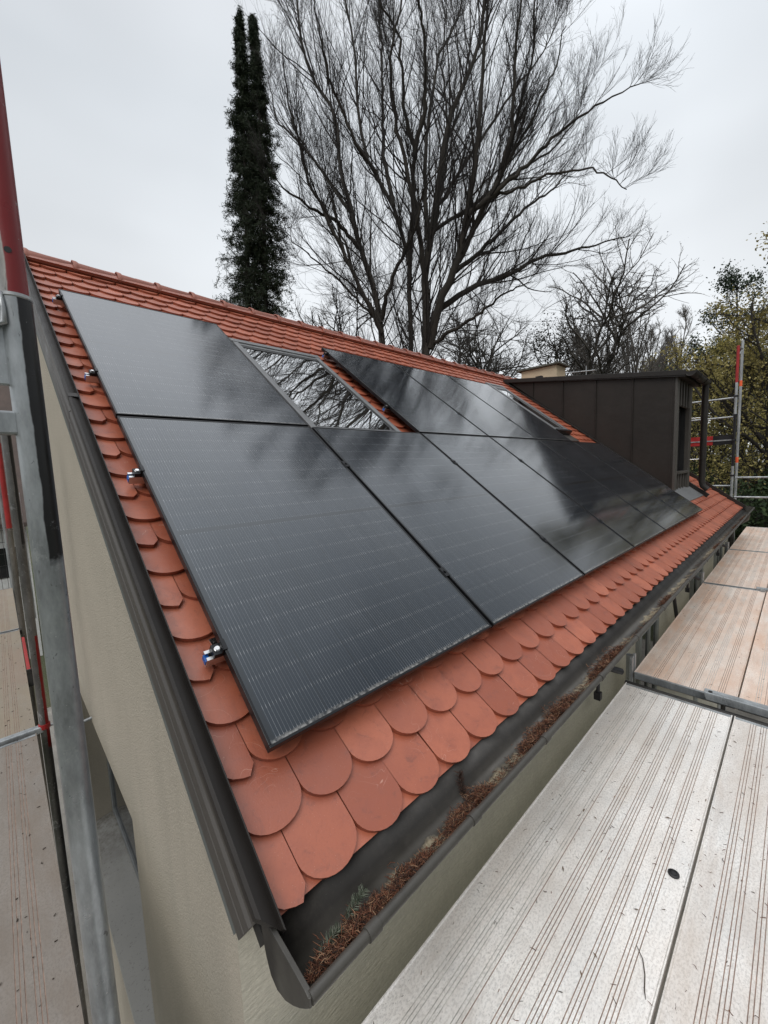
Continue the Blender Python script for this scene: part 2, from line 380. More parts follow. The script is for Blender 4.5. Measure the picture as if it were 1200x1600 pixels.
# gable wall with a window opening
WY0, WY1, WZ0, WZ1 = 1.35, 3.80, -2.67, -1.00
def quad(mb, a, b_, c, d): mb.add([a, b_, c, d], [(0, 1, 2, 3)])
mb = MB(); xo, xi = XG, XG+.30; zt = lambda y: roofz(y, -.30)
for (y0, y1, za, zb_, top) in [(YW, WY0, GZ, None, 1), (WY0, YR, GZ, WZ0, 0), (YR, WY1, GZ, WZ0, 0), (WY1, YB, GZ, None, 1)]:
    if top: quad(mb, (xo, y0, GZ), (xo, y0, zt(y0)), (xo, y1, zt(y1)), (xo, y1, GZ))
    else: quad(mb, (xo, y0, GZ), (xo, y0, WZ0), (xo, y1, WZ0), (xo, y1, GZ))
quad(mb, (xo, WY0, WZ1), (xo, WY0, zt(WY0)), (xo, YR, zt(YR)), (xo, YR, WZ1))
quad(mb, (xo, YR, WZ1), (xo, YR, zt(YR)), (xo, WY1, zt(WY1)), (xo, WY1, WZ1))
# reveals
quad(mb, (xo, WY0, WZ0), (xo, WY0, WZ1), (xi, WY0, WZ1), (xi, WY0, WZ0))
quad(mb, (xo, WY1, WZ0), (xi, WY1, WZ0), (xi, WY1, WZ1), (xo, WY1, WZ1))
quad(mb, (xo, WY0, WZ1), (xo, WY1, WZ1), (xi, WY1, WZ1), (xi, WY0, WZ1))
quad(mb, (xo, WY0, WZ0), (xi, WY0, WZ0), (xi, WY1, WZ0), (xo, WY1, WZ0))
mb.build('gable_wall', STUC, house)
mb = MB()
quad(mb, (XG, YW, GZ), (XE, YW, GZ), (XE, YW, -.36), (XG, YW, -.36))
quad(mb, (XG, YW, -.36), (XE, YW, -.36), (XE, YW+.02, -.29), (XG, YW+.02, -.29))
mb.build('eave_wall', STUC2, house)
mb = MB(); quad(mb, (XE, YW, GZ), (XE, YB, GZ), (XE, YB, -.36), (XE, YW, -.36)); mb.add([(XE, YW, -.36), (XE, YB, -.36), (XE, YR, zt(YR))], [(0, 1, 2)])
quad(mb, (XG, YB, GZ), (XG, YB, -.36), (XE, YB, -.36), (XE, YB, GZ)); mb.build('rear_wall', STUC, house)
# gable window
wn = MB().box(.07, .11, WY0+.002, WY1-.002, WZ0+.05, WZ0+.12); wn.box(.07, .11, WY0+.002, WY1-.002, WZ1-.09, WZ1-.002)
for y in (WY0+.002, (WY0+WY1)/2-.04, WY1-.082): wn.box(.067, .113, y, y+.08, WZ0+.045, WZ1-.003)
wo = wn.build('window', simple('grey_window_frame', (.22, .23, .235), .5), house, bevel=.004)
DARKG = NB('dark_glass'); DARKG.set('Base Color', (.012, .014, .016, 1)).set('Roughness', .05); DARKG = DARKG.m
wm = MB().box(.085, .095, WY0+.08, WY1-.08, WZ0+.11, WZ1-.08); wm.build('pane', DARKG, wo)
b = NB('sill_sheet'); v = b.coord()
c = b.mix(b.mr(b.noise(2, 4, vec=v), .3, .7), (.36, .355, .335), (.43, .425, .40))
c = b.mix(b.mr(b.noise(48, 6, .75, vec=v), .58, .68, 0, .7), c, (.10, .09, .075))
c = b.mix(b.math('MULTIPLY', b.mr(b.xyz(b.tc.outputs['Object'])[1], -.8, .3), b.mr(b.noise(9, 6, .7, vec=v), .38, .6)), c, (.14, .125, .10))
b.set('Base Color', c); b.set('Roughness', .6)
MB().prism([(XG-.04, WZ0+.012), (XG-.04, WZ0-.03), (XG-.037, WZ0-.03), (XG-.037, WZ0+.008), (.07, WZ0+.04), (.07, WZ0+.046)], WY0+.003, WY1-.003, lambda x, z, t: (x, t, z)).build('sill', b.m, wo)
# corner bead strip between wall and trim is the weathered board
mb = MB()
mb.box(XG-.012, XG+.02, -.27, 4.56, -.335, -.215, lambda u, v_, o: RC(u, v_, o)); mb.build('verge_board', BOARD, house)
# verge trim: cap and grooved face
def T(u, o, t): return RC(u, t, o)
xs = -.152
mb = MB()
face = [(xs, -.262), (xs, -.205), (xs+.007, -.200), (xs+.007, -.192), (xs-.002, -.186), (xs-.002, -.140), (xs+.008, -.132), (xs+.008, -.118), (xs, -.110), (xs, -.075), (xs+.012, -.072), (xs+.012, -.262)]
for a, c_ in ((-.288, 2.02), (2.026, 4.55)): mb.prism(face, a, c_, T)
mb.build('verge_fascia', GREYTRIM, house, bevel=.0012)
mb = MB()
cap = [(xs-.004, -.078), (xs-.004, -.052), (xs+.004, -.046), (-.116, -.060), (-.1145, -.040), (-.111, -.040), (-.111, -.110), (-.116, -.110), (-.116, -.078)]
for a, c_ in ((-.338, 2.02), (2.026, 4.56)): mb.prism(cap, a, c_, lambda u, o, t: RC(u, t+(.055*(-.111-u)/.045 if t < -.3 else 0), o))
mb.box(xs-.0055, -.1085, 2.013, 2.05, -.0455, -.0445, lambda u, v_, o: RC(u, v_, o))
mb.build('verge_cap', BROWN, house, bevel=.0015)
mb = MB(); mb.prism([(10.155, -.16), (10.155, -.035), (10.20, -.035), (10.20, -.25), (10.19, -.25), (10.19, -.16)], -.338, 4.56, T); mb.build('verge_cap', BROWN, house)
# sarking under the tiles, rear slope
mb = MB(); mb.box(XG+.001, 10.15, -.33, 4.53, -.20, -.150, lambda u, v_, o: RC(u, v_, o)); mb.build('roof_sarking', DARKST, house)
mb = MB()
rb = [Vector((x, 2*YR-q.y, q.z)) for x in (-.13, 10.17) for q in (RC(0, -.33, -.10), RC(0, 4.53, -.10), RC(0, 4.53, -.16), RC(0, -.33, -.16))]
mb.hexa([rb[i] for i in (3, 7, 6, 2, 0, 4, 5, 1)]); mb.build('rear_roof', TERRA, house)

# roof tiles --------------------------------------------------------------
rng = np.random.default_rng(4)
W_, GA = .18, .155
SK1 = (1.19, 2.13, 1.80, 3.29); SK2 = (5.86, 6.42, 2.14, 3.62)
DX0, DX1, DY = 7.37, 8.62, .47
def skip(uc, v0):
    vm_ = v0+.10
    for s in (SK1, SK2):
        if s[0]+.03 < uc < s[1]-.03 and s[2]+.02 < vm_ < s[3]-.06: return True
    if DX0+.06 < uc < DX1-.05 and DY/math.cos(TH)+.1 < vm_ < 3.25/math.cos(TH): return True
    if 7.40 < uc < 8.75 and .36 < vm_ < .62: return True
    return False
V = []; Fq = []; Ft = []; tone = []
faces = []; tv = 0
def outline(w0, w1, kind):
    """points from bottom-left going round; (du, dv) with tip at dv 0"""
    a = (w1-w0)/2; c0 = (w0+w1)/2
    if kind == 'full':
        pts = [(c0 - a*math.cos(t), .073*(1-math.sin(t)**1.0)) for t in np.linspace(0, PI, 15)]
    elif kind == 'halfL':      # cut tile at the verge, clipped right corner
        pts = [(w0, .035), (w0+.02, .015), (w0+.045, .004), (w1-.022, 0), (w1, .028)]
    elif kind == 'halfR':
        pts = [(w0, .028), (w0+.022, 0), (w1, .02)]
    else: pts = [(w0, 0), (w1, 0)]
    return pts + [(w1, .38 if kind != 'under' else .2), (w0, .38 if kind != 'under' else .2)]
def add_tile(u0, u1, v0, off, kind):
    global tv
    o = outline(u0+.0015, u1-.0015, kind); n_ = len(o)
    j = rng.normal(0, 1, 6)
    ang = j[0]*.006; dz = j[1]*.0007; dv = j[2]*.0012; tl = .118+j[3]*.003; rollt = j[4]*.004; th_ = .0182
    uc = (u0+u1)/2
    top = []; bot = []
    for (pu, pv) in o:
        uu = uc + (pu-uc)*math.cos(ang) - pv*math.sin(ang); vv = v0 + dv + pv*math.cos(ang)+(pu-uc)*math.sin(ang)
        z = off+dz - pv*tl + (pu-uc)*rollt
        top.append((uu, vv, z)); bot.append((uu, vv+.001, z-th_))
    base = tv
    for q in top+bot: V.append(tuple(RC(*q)))
    faces.append(tuple(range(base, base+n_))); faces.append(tuple(range(base+2*n_-1, base+n_-1, -1)))
    nf = 2
    for i in range(n_-3+1):
        faces.append((base+i, base+n_+i, base+n_+(i+1) % n_, base+(i+1) % n_)); nf += 1
    tone.extend([float(np.clip(.5+.36*j[5], 0, 1))]*nf); tv += 2*n_
V0 = -.322
u = -.11
for k in range(57):
    a = -.11+.18*k; add_tile(a, a+.18, V0+.010, -.1035, 'under')
for r in range(32):
    v0 = V0+GA*r; off = -.0855
    if v0 > 4.50: break
    if r % 2 == 0:
        add_tile(-.108, -.02, v0, off, 'halfL')
        us = [-.02+.18*k for k in range(56)]; add_tile(10.06, 10.15, v0, off, 'halfR')
    else:
        us = [-.11+.18*k for k in range(57)]; 
    for k, a in enumerate(us):
        if skip(a+.09, v0): continue
        add_tile(max(a, -.108), a+.18, v0, off, 'full')
me = bpy.data.meshes.new('roof_tiles'); hp = Vector((5, 3.6, GZ))
me.from_pydata([tuple(Vector(q)-hp) for q in V], [], faces); me.update()
at = me.attributes.new('tone', 'FLOAT', 'FACE'); at.data.foreach_set('value', tone)
ot = link_mesh('roof_tiles', me, TERRA, house)
# ridge tiles
mb = MB()
for k in range(31):
    x0 = -.12+.333*k; x1 = x0+.36
    prof = []
    for (xx, rr, dz) in ((x0, .096, .008), (x0+.030, .095, .007), (x0+.045, .088, .004), (x1, .084, -.004)):
        for t in np.linspace(-.15, PI+.15, 13):
            prof.append((xx, YR+.02+rr*math.cos(t), ZR-.055+dz+rr*math.sin(t)))
    fs = [(i*13+j, i*13+j+1, (i+1)*13+j+1, (i+1)*13+j) for i in range(3) for j in range(12)]
    mb.add(prof, fs)
mb.build('ridge_tiles', RIDGE, house, smooth=.6, solid=.012)
# gutter --------------------------------------------------------------------
gp = [(-.085, -.222), (-.196, -.309), (-.218, -.328), (-.226, -.345), (-.240, -.356), (-.258, -.357), (-.276, -.350), (-.300, -.333), (-.325, -.311), (-.345, -.290), (-.353, -.277)]
gc = (-.285, -.303)
def floor_z(y): return np.interp(-np.asarray(y), [.196, .218, .226, .240, .258, .276, .300, .325, .345, .353], [-.309, -.328, -.345, -.356, -.357, -.350, -.333, -.311, -.290, -.277])
mb = MB(); mb.prism(gp, -.122, 10.26, lambda y, z, t: (t, y, z), closed=False)
g = mb.build('gutter', GUT, house, smooth=.5, solid=.0016)
mb = MB(); mb.tube([(-.127, -.356, -.270), (10.26, -.356, -.270)], .0125, 16); mb.build('bead', GUT, g, smooth=.8)
ep = [(-.164, -.238), (-.170, -.290), (-.183, -.340), (-.200, -.370), (-.225, -.380), (-.258, -.370), (-.290, -.348), (-.318, -.324), (-.342, -.300), (-.358, -.282), (-.358, -.262), (-.345, -.258)]
for x0, x1 in ((-.133, -.122), (10.26, 10.27)):
    mb = MB(); mb.prism(ep, x0, x1, lambda y, z, t: (t, y, z))
    mb.tube([(x0+.004, y, z) for y, z in ep[:-1]], .0045, 8)
    mb.build('end_cap', GUT, g, bevel=.002)
for x in (.02, .42, .89, 1.49, 2.09, 2.72, 3.6, 4.5, 5.4, 6.3, 7.2, 8.1, 9.0, 9.9):
    mb = MB()
    mb.tube([(x, -.356, -.270), (x+.034, -.356, -.270)], .0155, 16)
    mb.prism([(y, z-.004) for y, z in gp[2:]], x+.004, x+.030, lambda y, z, t: (t, y, z), closed=False)
    mb.build('gutter_bracket', GUT, g, smooth=.7)
# dormer ------------------------------------------------------------------
dor = empty('dormer', (0, 0, 0)); dor.parent = house; dor.location = Vector((DX0, DY, .3)) - hp
def dz_top(y): return 2.035 + (y-.42)*.140
mb = MB()
yb = 3.28
mb.add([(DX0, DY, .20), (DX0, DY, dz_top(DY)), (DX0, yb, dz_top(yb)), (DX0+.05, DY, .20), (DX0+.05, DY, dz_top(DY)), (DX0+.05, yb, dz_top(yb))], [(0, 1, 2), (5, 4, 3), (0, 3, 4, 1), (1, 4, 5, 2), (0, 2, 5, 3)])
ys = [DY+.02, 1.05, 1.63, 2.21, 2.79]
for i, y in enumerate(ys):
    zb = roofz(y, -.10)
    mb.box(DX0-.026 if i else DX0-.012, DX0+.001, y-.006, y+.006, zb, dz_top(y)-.002)
mb.box(DX0-.004, DX0+.001, DY-.001, DY+.055, .25, dz_top(DY)-.003)
mb.build('cheek', DORM, dor, bevel=.003)
mb = MB()    # roof of the dormer with drip edge
rt = [(.335, dz_top(.335)-.02), (.335, dz_top(.335)+.075), (3.42, dz_top(3.42)+.075), (3.42, dz_top(3.42)-.0)]
mb.prism(rt, DX0-.05, DX1+.05, lambda y, z, t: (t, y, z)); 
mb.prism([(.33, dz_top(.33)+.005), (.33, dz_top(.33)+.082), (3.34, dz_top(3.34)+.078), (3.34, dz_top(3.34)+.005)], DX0-.062, DX0-.048, lambda y, z, t: (t, y, z))
mb.box(DX0-.02, DX0+.06, 2.62, 2.74, dz_top(2.7)+.05, dz_top(2.7)+.11)
mb.build('dormer_roof', BROWN, dor, bevel=.003)
mb = MB()    # front: posts, head, apron, ribs
fz0, fz1 = .24, dz_top(DY)-.02
mb.box(DX0+.0, DX0+.18, DY-.030, DY+.03, fz0, fz1); mb.box(DX0+.19, DX0+.23, DY-.02, DY+.03, fz0, fz1)
mb.box(DX1-.20, DX1, DY-.030, DY+.03, fz0, fz1)
mb.box(DX0+.23, DX1-.20, DY+.0, DY+.03, 1.62, fz1)
for x in np.linspace(DX0+.32, DX1-.28, 4): mb.box(x, x+.05, DY-.028, DY+.001, 1.62, fz1)
mb.box(DX0+.23, DX1-.20, DY+.0, DY+.03, fz0, .50)
for x in np.linspace(DX0+.32, DX1-.28, 4): mb.box(x, x+.04, DY-.022, DY+.001, fz0, .49)
mb.build('front_cladding', GREYTRIM, dor, bevel=.003)
mb = MB(); mb.box(DX0+.23, DX1-.20, DY-.05, DY+.06, .50, .54); mb.build('window_sill', GREYTRIM, dor, bevel=.003)
mb = MB()
for x in (DX0+.23, DX1-.25): mb.box(x, x+.05, DY+.10, DY+.14, .54, 1.62)
mb.box(DX0+.28, DX1-.25, DY+.10, DY+.14, .54, .59); mb.box(DX0+.28, DX1-.25, DY+.10, DY+.14, 1.57, 1.62)
mb.box(DX0+.231, DX0+.235, DY+.03, DY+.10, .54, 1.62); mb.box(DX1-.204, DX1-.2, DY+.03, DY+.10, .54, 1.62); mb.build('window_frame', BLACKP, dor, bevel=.003)
mb = MB(); mb.box(DX0+.28, DX1-.25, DY+.115, DY+.125, .59, 1.57); mb.build('window_pane', DARKG, dor)
mb = MB(); mb.box(DX1-.05, DX1, DY+.03, 3.2, .3, 2.0, lambda x, y, z: (x, y, max(z, roofz(y, -.2)) if z < 1 else dz_top(y))); mb.build('far_cheek', DORM, dor)
# dormer gutter: a half pipe
mb = MB(); r_ = .066; gy, gz = .270, dz_top(.335)+.052
prof = [(gy+r_*math.cos(t), gz+r_*math.sin(t)) for t in np.linspace(0, -PI, 14)]
mb.prism(prof, DX0-.05, DX1+.14, lambda y, z, t: (t, y, z), closed=False)
dg = mb.build('dormer_gutter', BROWN, dor, smooth=.5, solid=.003)
mb = MB(); mb.tube([(DX0-.05, gy-r_, gz+.004), (DX1+.14, gy-r_, gz+.004)], .009, 10)
for x in (DX0-.053, DX0+.40, DX0+.95, DX1+.137):
    mb.tube([(x, gy+(r_+.004)*math.cos(t), gz+(r_+.004)*math.sin(t)) for t in np.linspace(0, -PI, 12)], .008, 8)
mb.build('gutter_rim', BROWN, dg, smooth=.7)
for x in (DX0-.052, DX1+.139):
    mb = MB(); mb.prism(prof, x-.002, x+.002, lambda y, z, t: (t, y, z)); mb.build('end_plate', BROWN, dg)
mb = MB(); dxp = DX1+.02
zb = roofz(.3, -.08)
dxp = DX1+.07
mb.tube([(dxp, gy, gz-.05), (dxp, gy, zb+.20), (dxp, gy-.02, zb+.12), (dxp, gy-.09, zb+.055)], .050, 16)
for z in (1.45, .72): mb.tube([(dxp, gy, z), (dxp, gy, z+.03)], .054, 16)
dp = mb.build('downpipe', BROWN, dor, smooth=.7)
for z in (1.46, .73): MB().tube([(dxp-.012, gy+.03, z), (dxp-.10, DY, z)], .006, 8).build('pipe_clip', ALU, dp, smooth=.7)
mb = MB(); mb.box(7.42, 8.74, .235, .60, -.092, -.080, lambda u, v_, o: RC(u, v_, o)); mb.build('lead_apron', simple('grey_lead', (.155, .16, .165), .55, .1, .1, 3), dor, bevel=.002)
mb = MB(); mb.box(8.70, 8.76, .18, .62, -.085, -.02, lambda u, v_, o: RC(u, v_, o)); mb.box(DX0-.07, DX0+.0, .60, 4.12, -.084, -.066, lambda u, v_, o: RC(u, v_, o)); mb.build('flashing', BROWN, dor, bevel=.002)

# chimney ------------------------------------------------------------------
ch = MB(); ch.box(9.0, 9.5, 3.02, 3.88, 1.9, 3.005)
cho = ch.build('chimney', stucco('old_chimney_render', (.62, .52, .37), 45, .008), house, bevel=.012)
mb = MB(); mb.box(8.93, 9.57, 2.94, 3.98, 3.005, 3.045); mb.add([(8.95, 2.96, 3.045), (9.55, 2.96, 3.045), (9.55, 3.96, 3.045), (8.95, 3.96, 3.045), (9.25, 3.2, 3.085), (9.25, 3.7, 3.085)], [(0, 1, 4), (1, 2, 5, 4), (2, 3, 5), (3, 0, 4, 5)])
mb.build('chimney_cap', simple('mossy_slab', (.085, .085, .07), .95, 0, .4, 14, bump=.7, bscale=30, bdist=.02), cho, bevel=.006)

# skylights ------------------------------------------------------------------
b = NB('mirror_glass'); b.set("Base Color", (.97, .98, .98, 1)).set("Metallic", 1.).set('Roughness', .012); b.bump(b.noise(1.1, 2), .02, .01); MIRR = b.m
SKF = simple('grey_cladding', (.19, .195, .20), .4, .45, .08, 6)
def skylight(s, off, fw, tw):
    u0, u1, v0, v1 = s; TT = lambda u, v_, o: RC(u, v_, o)
    mb = MB()
    mb.box(u0, u0+fw, v0, v1, -.15, off, TT); mb.box(u1-fw, u1, v0, v1, -.15, off, TT)
    mb.box(u0+fw, u1-fw, v0, v0+fw*.8, -.15, off-.004, TT); mb.box(u0+fw, u1-fw, v1-tw, v1, -.15, off-.006, TT)
    f = mb.build('skylight', SKF, house, bevel=.003)
    mb = MB(); mb.box(u0-.012, u1+.012, v1-.012, v1+.05, -.10, off+.004, TT); mb.build('hood', SKF, f, bevel=.003)
    mb = MB()
    g0 = off-.013
    mb.box(u0+fw, u0+fw+.012, v0+fw*.8, v1-tw, -.12, off-.008, TT); mb.box(u1-fw-.012, u1-fw, v0+fw*.8, v1-tw, -.12, off-.008, TT)
    mb.box(u0+fw+.012, u1-fw-.012, v0+fw*.8, v0+fw*.8+.014, -.12, off-.008, TT); mb.box(u0+fw+.012, u1-fw-.012, v1-tw-.045, v1-tw, -.12, off-.009, TT)
    mb.build('gasket', BLACKP, f)
    mb = MB(); mb.box(u0+fw+.012, u1-fw-.012, v0+fw*.8+.014, v1-tw-.045, -.12, g0, TT); mb.build('pane', MIRR, f)
    return f
skylight(SK1, -.035, .052, .05)
f2 = skylight(SK2, -.012, .085, .10)
mb = MB(); mb.box(SK2[0]+.01, SK2[1]-.01, SK2[2]-.05, SK2[2]-.002, -.085, .004, lambda u, v_, o: RC(u, v_, o)); mb.build('shutter_rail', BLACKP, f2, bevel=.004)
mb = MB(); mb.box(SK2[0]-.05, SK2[1]+.06, SK2[2]-.22, SK2[2]-.01, -.092, -.076, lambda u, v_, o: RC(u, v_, o)); mb.build('flashing', GREYTRIM, f2)
mb = MB(); mb.box(SK1[0], SK1[1]+.03, SK1[2]-.12, SK1[2]-.001, -.092, -.074, lambda u, v_, o: RC(u, v_, o)); mb.build('flashing', GREYTRIM, house)
# windows of the eave wall below the gutter
for (x0, x1, z0, z1) in ((3.55, 4.25, -1.95, -.78), (6.1, 6.9, -1.95, -.78), (8.2, 9.0, -1.95, -.78)):
    mb = MB(); mb.box(x0, x1, -.035, .01, z0, z0+.07); mb.box(x0, x1, -.035, .01, z1-.07, z1); mb.box(x0, x0+.07, -.035, .01, z0+.07, z1-.07); mb.box(x1-.07, x1, -.035, .01, z0+.07, z1-.07); mb.box((x0+x1)/2-.03, (x0+x1)/2+.03, -.033, .01, z0+.07, z1-.07)
    wf = mb.build('window', simple('weathered_frame', (.24, .25, .24), .6), house, bevel=.004)
    MB().box(x0+.06, x1-.06, -.018, -.008, z0+.06, z1-.06).build('pane', DARKG, wf)
mb = MB(); mb.tube([(2.45, -.06, -.55), (2.45, -.06, GZ+.1)], .045, 14)
mb.tube([(9.95, -.285, -.37), (9.95, -.27, -.46), (9.95, -.07, -.62), (9.95, -.06, -.75), (9.95, -.06, GZ+.1)], .045, 14)
mb.v = mb.v[14*2:] if False else mb.v
mb2 = MB(); mb2.tube([(9.95, -.285, -.37), (9.95, -.27, -.46), (9.95, -.07, -.62), (9.95, -.06, -.75), (9.95, -.06, GZ+.1)], .045, 14); mb2.build('downpipe', GUT, house, smooth=.7)

# aerial behind the dormer on the ridge
ae = empty('roof_aerial', (9.9, 3.6, 2.6), 'small pale metal aerial rising behind the dormer roof', 'aerial')
MB().tube([(10.05, 3.3, 2.2), (10.05, 3.3, 3.10)], .012, 8).build('mast', RAL, ae)
mb = MB(); mb.tube([(10.05, 3.3, 3.0), (10.05, 2.55, 2.93)], .013, 8); mb.tube([(10.05, 3.3, 2.84), (10.05, 4.6, 2.80)], .010, 8); mb.tube([(10.05, 2.75, 2.80), (10.05, 2.75, 3.06)], .010, 8); mb.build('boom', RAL, ae)

# ================================================================== SOLAR PANELS
RM = Matrix(((1, 0, 0, 0), (0, EV.y, EN.y, 0), (0, EV.z, EN.z, 0), (0, 0, 0, 1)))
PW, PH, PT = 1.134, 1.762, .030
def make_panel():
    root = bpy.data.objects.new('solar_panel', None); col.objects.link(root)
    mb = MB(); l_ = .009
    mb.box(0, PW, 0, l_, -PT, 0); mb.box(0, PW, PH-l_, PH, -PT, 0); mb.box(0, l_, l_, PH-l_, -PT, 0); mb.box(PW-l_, PW, l_, PH-l_, -PT, 0)
    me_o = mb.build('frame', FRAME, None, bevel=.0015); me_o.parent = root
    mb = MB(); mb.box(l_, PW-l_, l_, PH-l_, -.006, -.0018)
    gl = mb.build('glass', SOLAR, None); gl.parent = root
    mb = MB(); mb.box(l_, PW-l_, l_, PH-l_, -.012, -.0065); bk = mb.build('backsheet', BLACKP, None); bk.parent = root
    return root
proto = make_panel()
names = {0: 'first', 1: 'second', 2: 'third', 3: 'fourth', 4: 'fifth', 5: 'sixth'}
spots = [(i, 0) for i in range(6)] + [(0, 1), (2, 1), (3, 1), (4, 1)]
lab = {(0, 0): 'large black solar panel nearest the camera, lower row, its corner over the tiles',
       (1, 0): 'black solar panel in the lower row directly below the roof window',
       (2, 0): 'black solar panel in the lower row, third column from the gable',
       (3, 0): 'black solar panel in the lower row, fourth column from the gable',
       (4, 0): 'black solar panel in the lower row, fifth column from the gable',
       (5, 0): 'black solar panel at the far end of the lower row beside the dormer cheek',
       (0, 1): 'black solar panel in the upper row at the gable, left of the roof window',
       (2, 1): 'black solar panel in the upper row, first one right of the roof window',
       (3, 1): 'black solar panel in the upper row, middle one of three right of the roof window',
       (4, 1): 'black solar panel in the upper row beside the second narrow roof window'}
for i, (c_, r_) in enumerate(spots):
    o = proto if i == 0 else copy_tree(proto)
    o.matrix_world = Matrix.Translation(RC(c_*1.154, r_*1.782, 0)) @ RM
    tag(o, lab[(c_, r_)], 'solar panel', 'black solar panels on the tiled roof')

# rails and clamps
def rail(u0, u1, v_, label):
    root = empty('mounting_rail', label=label, cat='mounting rail', group='aluminium rails under the solar panels', mat=Matrix.Translation(RC(u0, v_, -.05)) @ RM)
    mb = MB(); L_ = u1-u0
    prof = [(-.018, -.018), (.018, -.018), (.018, .018), (.007, .018), (.007, .012), (.013, .012), (.013, -.013), (-.013, -.013), (-.013, .012), (-.007, .012), (-.007, .018), (-.018, .018)]
    mb.prism(prof, 0, L_, lambda y, z, t: (t, y, z)); o = mb.build('channel', ALU, None); o.parent = root
    mb = MB(); mb.box(-.002, .012, -.0125, .0125, -.0125, .006); o = mb.build('end_plug', BLUE, None); o.parent = root
    for k in range(int(L_/.9)+1):
        x = .05+k*.9
        if x < L_-.03:
            mb = MB(); mb.prism([(-.012, -.020), (-.012, -.024), (.09, -.045), (.09, -.040), (.012, -.020)], x, x+.03, lambda y, z, t: (t, y, z))
            o = mb.build('roof_hook', STEEL, None); o.parent = root
VR = [.35, 1.31, 2.26, 3.42]
rail(-.048, 6.90, VR[0], 'lowest aluminium rail under the lower row of panels, blue plug in its end')
rail(-.048, 6.90, VR[1], 'upper aluminium rail under the lower row of panels')
rail(-.048, 1.14, VR[2], 'short lower rail under the single panel above at the gable')
rail(-.048, 1.14, VR[3], 'short topmost rail under the single panel at the gable')
rail(2.268, 5.75, VR[2], 'lower rail under the three upper panels right of the roof window')
rail(2.268, 5.75, VR[3], 'top rail under the three upper panels right of the roof window')
def clamp_proto(end):
    root = bpy.data.objects.new('end_clamp' if end else 'mid_clamp', None); col.objects.link(root)
    mb = MB()
    if end:
        mb.box(-.030, -.002, -.020, .020, -.032, -.012); mb.box(-.006, -.001, -.020, .020, -.032, .004); mb.box(-.006, .010, -.020, .020, .0012, .004)
    else: mb.box(-.017, .017, -.030, .030, .0012, .005); mb.box(-.008, .008, -.028, .028, -.03, .001)
    o = mb.build('clamp_body', FRAME, None, bevel=.0015); o.parent = root
    mb = MB(); cx = -.016 if end else 0; z0 = -.012 if end else .005
    mb.tube([(cx, 0, z0), (cx, 0, z0+.007)], .0075, 12); mb.tube([(cx, 0, z0), (cx, 0, z0+.0015)], .0095, 12)
    o = mb.build('bolt', STEEL if end else FRAME, None); o.parent = root
    return root
ec = clamp_proto(True); first = True
for (uu, v_, lb) in ((0, VR[0], 'end clamp with silver bolt low on the left edge of the nearest panel'), (0, VR[1], 'end clamp high on the left edge of the nearest panel'), (0, VR[2], 'lower end clamp on the left edge of the upper gable panel'), (0, VR[3], 'topmost end clamp on the left edge of the upper gable panel'),
                 (2.308, VR[2], 'lower end clamp on the panel edge facing the roof window'), (2.308, VR[3], 'upper end clamp on the panel edge facing the roof window')):
    o = ec if first else copy_tree(ec); first = False
    o.matrix_world = Matrix.Translation(RC(uu, v_, 0)) @ RM; tag(o, lb, 'panel clamp', 'end clamps of the solar panels')
mc = clamp_proto(False); first = True
for (k, r_) in [(k, r) for k in (1, 2, 3, 4, 5) for r in (0, 1)] + [(3, 2), (3, 3), (4, 2), (4, 3)]:
    o = mc if first else copy_tree(mc); first = False
    o.matrix_world = Matrix.Translation(RC(k*1.154-.010, VR[r_], 0)) @ RM
    tag(o, 'black clamp in the %s panel gap from the gable, %s' % (['', 'first', 'second', 'third', 'fourth', 'fifth'][k], ['lowest in it', 'second from below', 'third from below', 'topmost in it'][r_]), 'panel clamp', 'middle clamps between the solar panels')

# ================================================================== SCAFFOLD
DZ = -.85
def plank(w_, groups):
    """top profile across the width: list of (y, z, mat) segments"""
    pts = [(0, -.05), (0, .0045), (.004, .0045), (.007, 0)]; ms = [0, 0, 0]
    for g0, k, dirty in groups:
        for j in range(k):
            y = g0+j*.0112
            pts += [(y, 0), (y+.0008, -.0016), (y+.0020, -.0016), (y+.0028, 0)]; ms += [0, dirty, dirty, dirty]
    pts += [(w_-.007, 0), (w_-.004, .0045), (w_, .0045), (w_, -.05)]; ms += [0, 0, 0, 0]
    return pts, ms
GR = [(.075, 3, 2), (.120, 3, 2), (.180, 2, 2), (.203, 1, 1), (.262, 4, 1), (.332, 4, 1), (.405, 4, 1), (.480, 4, 1)]
GRD = [(a, k, 1 if q % 2 else 2) for q, (a, k, d) in enumerate(GR)]
GRW = [(a, k, 1) for a, k, d in GR]
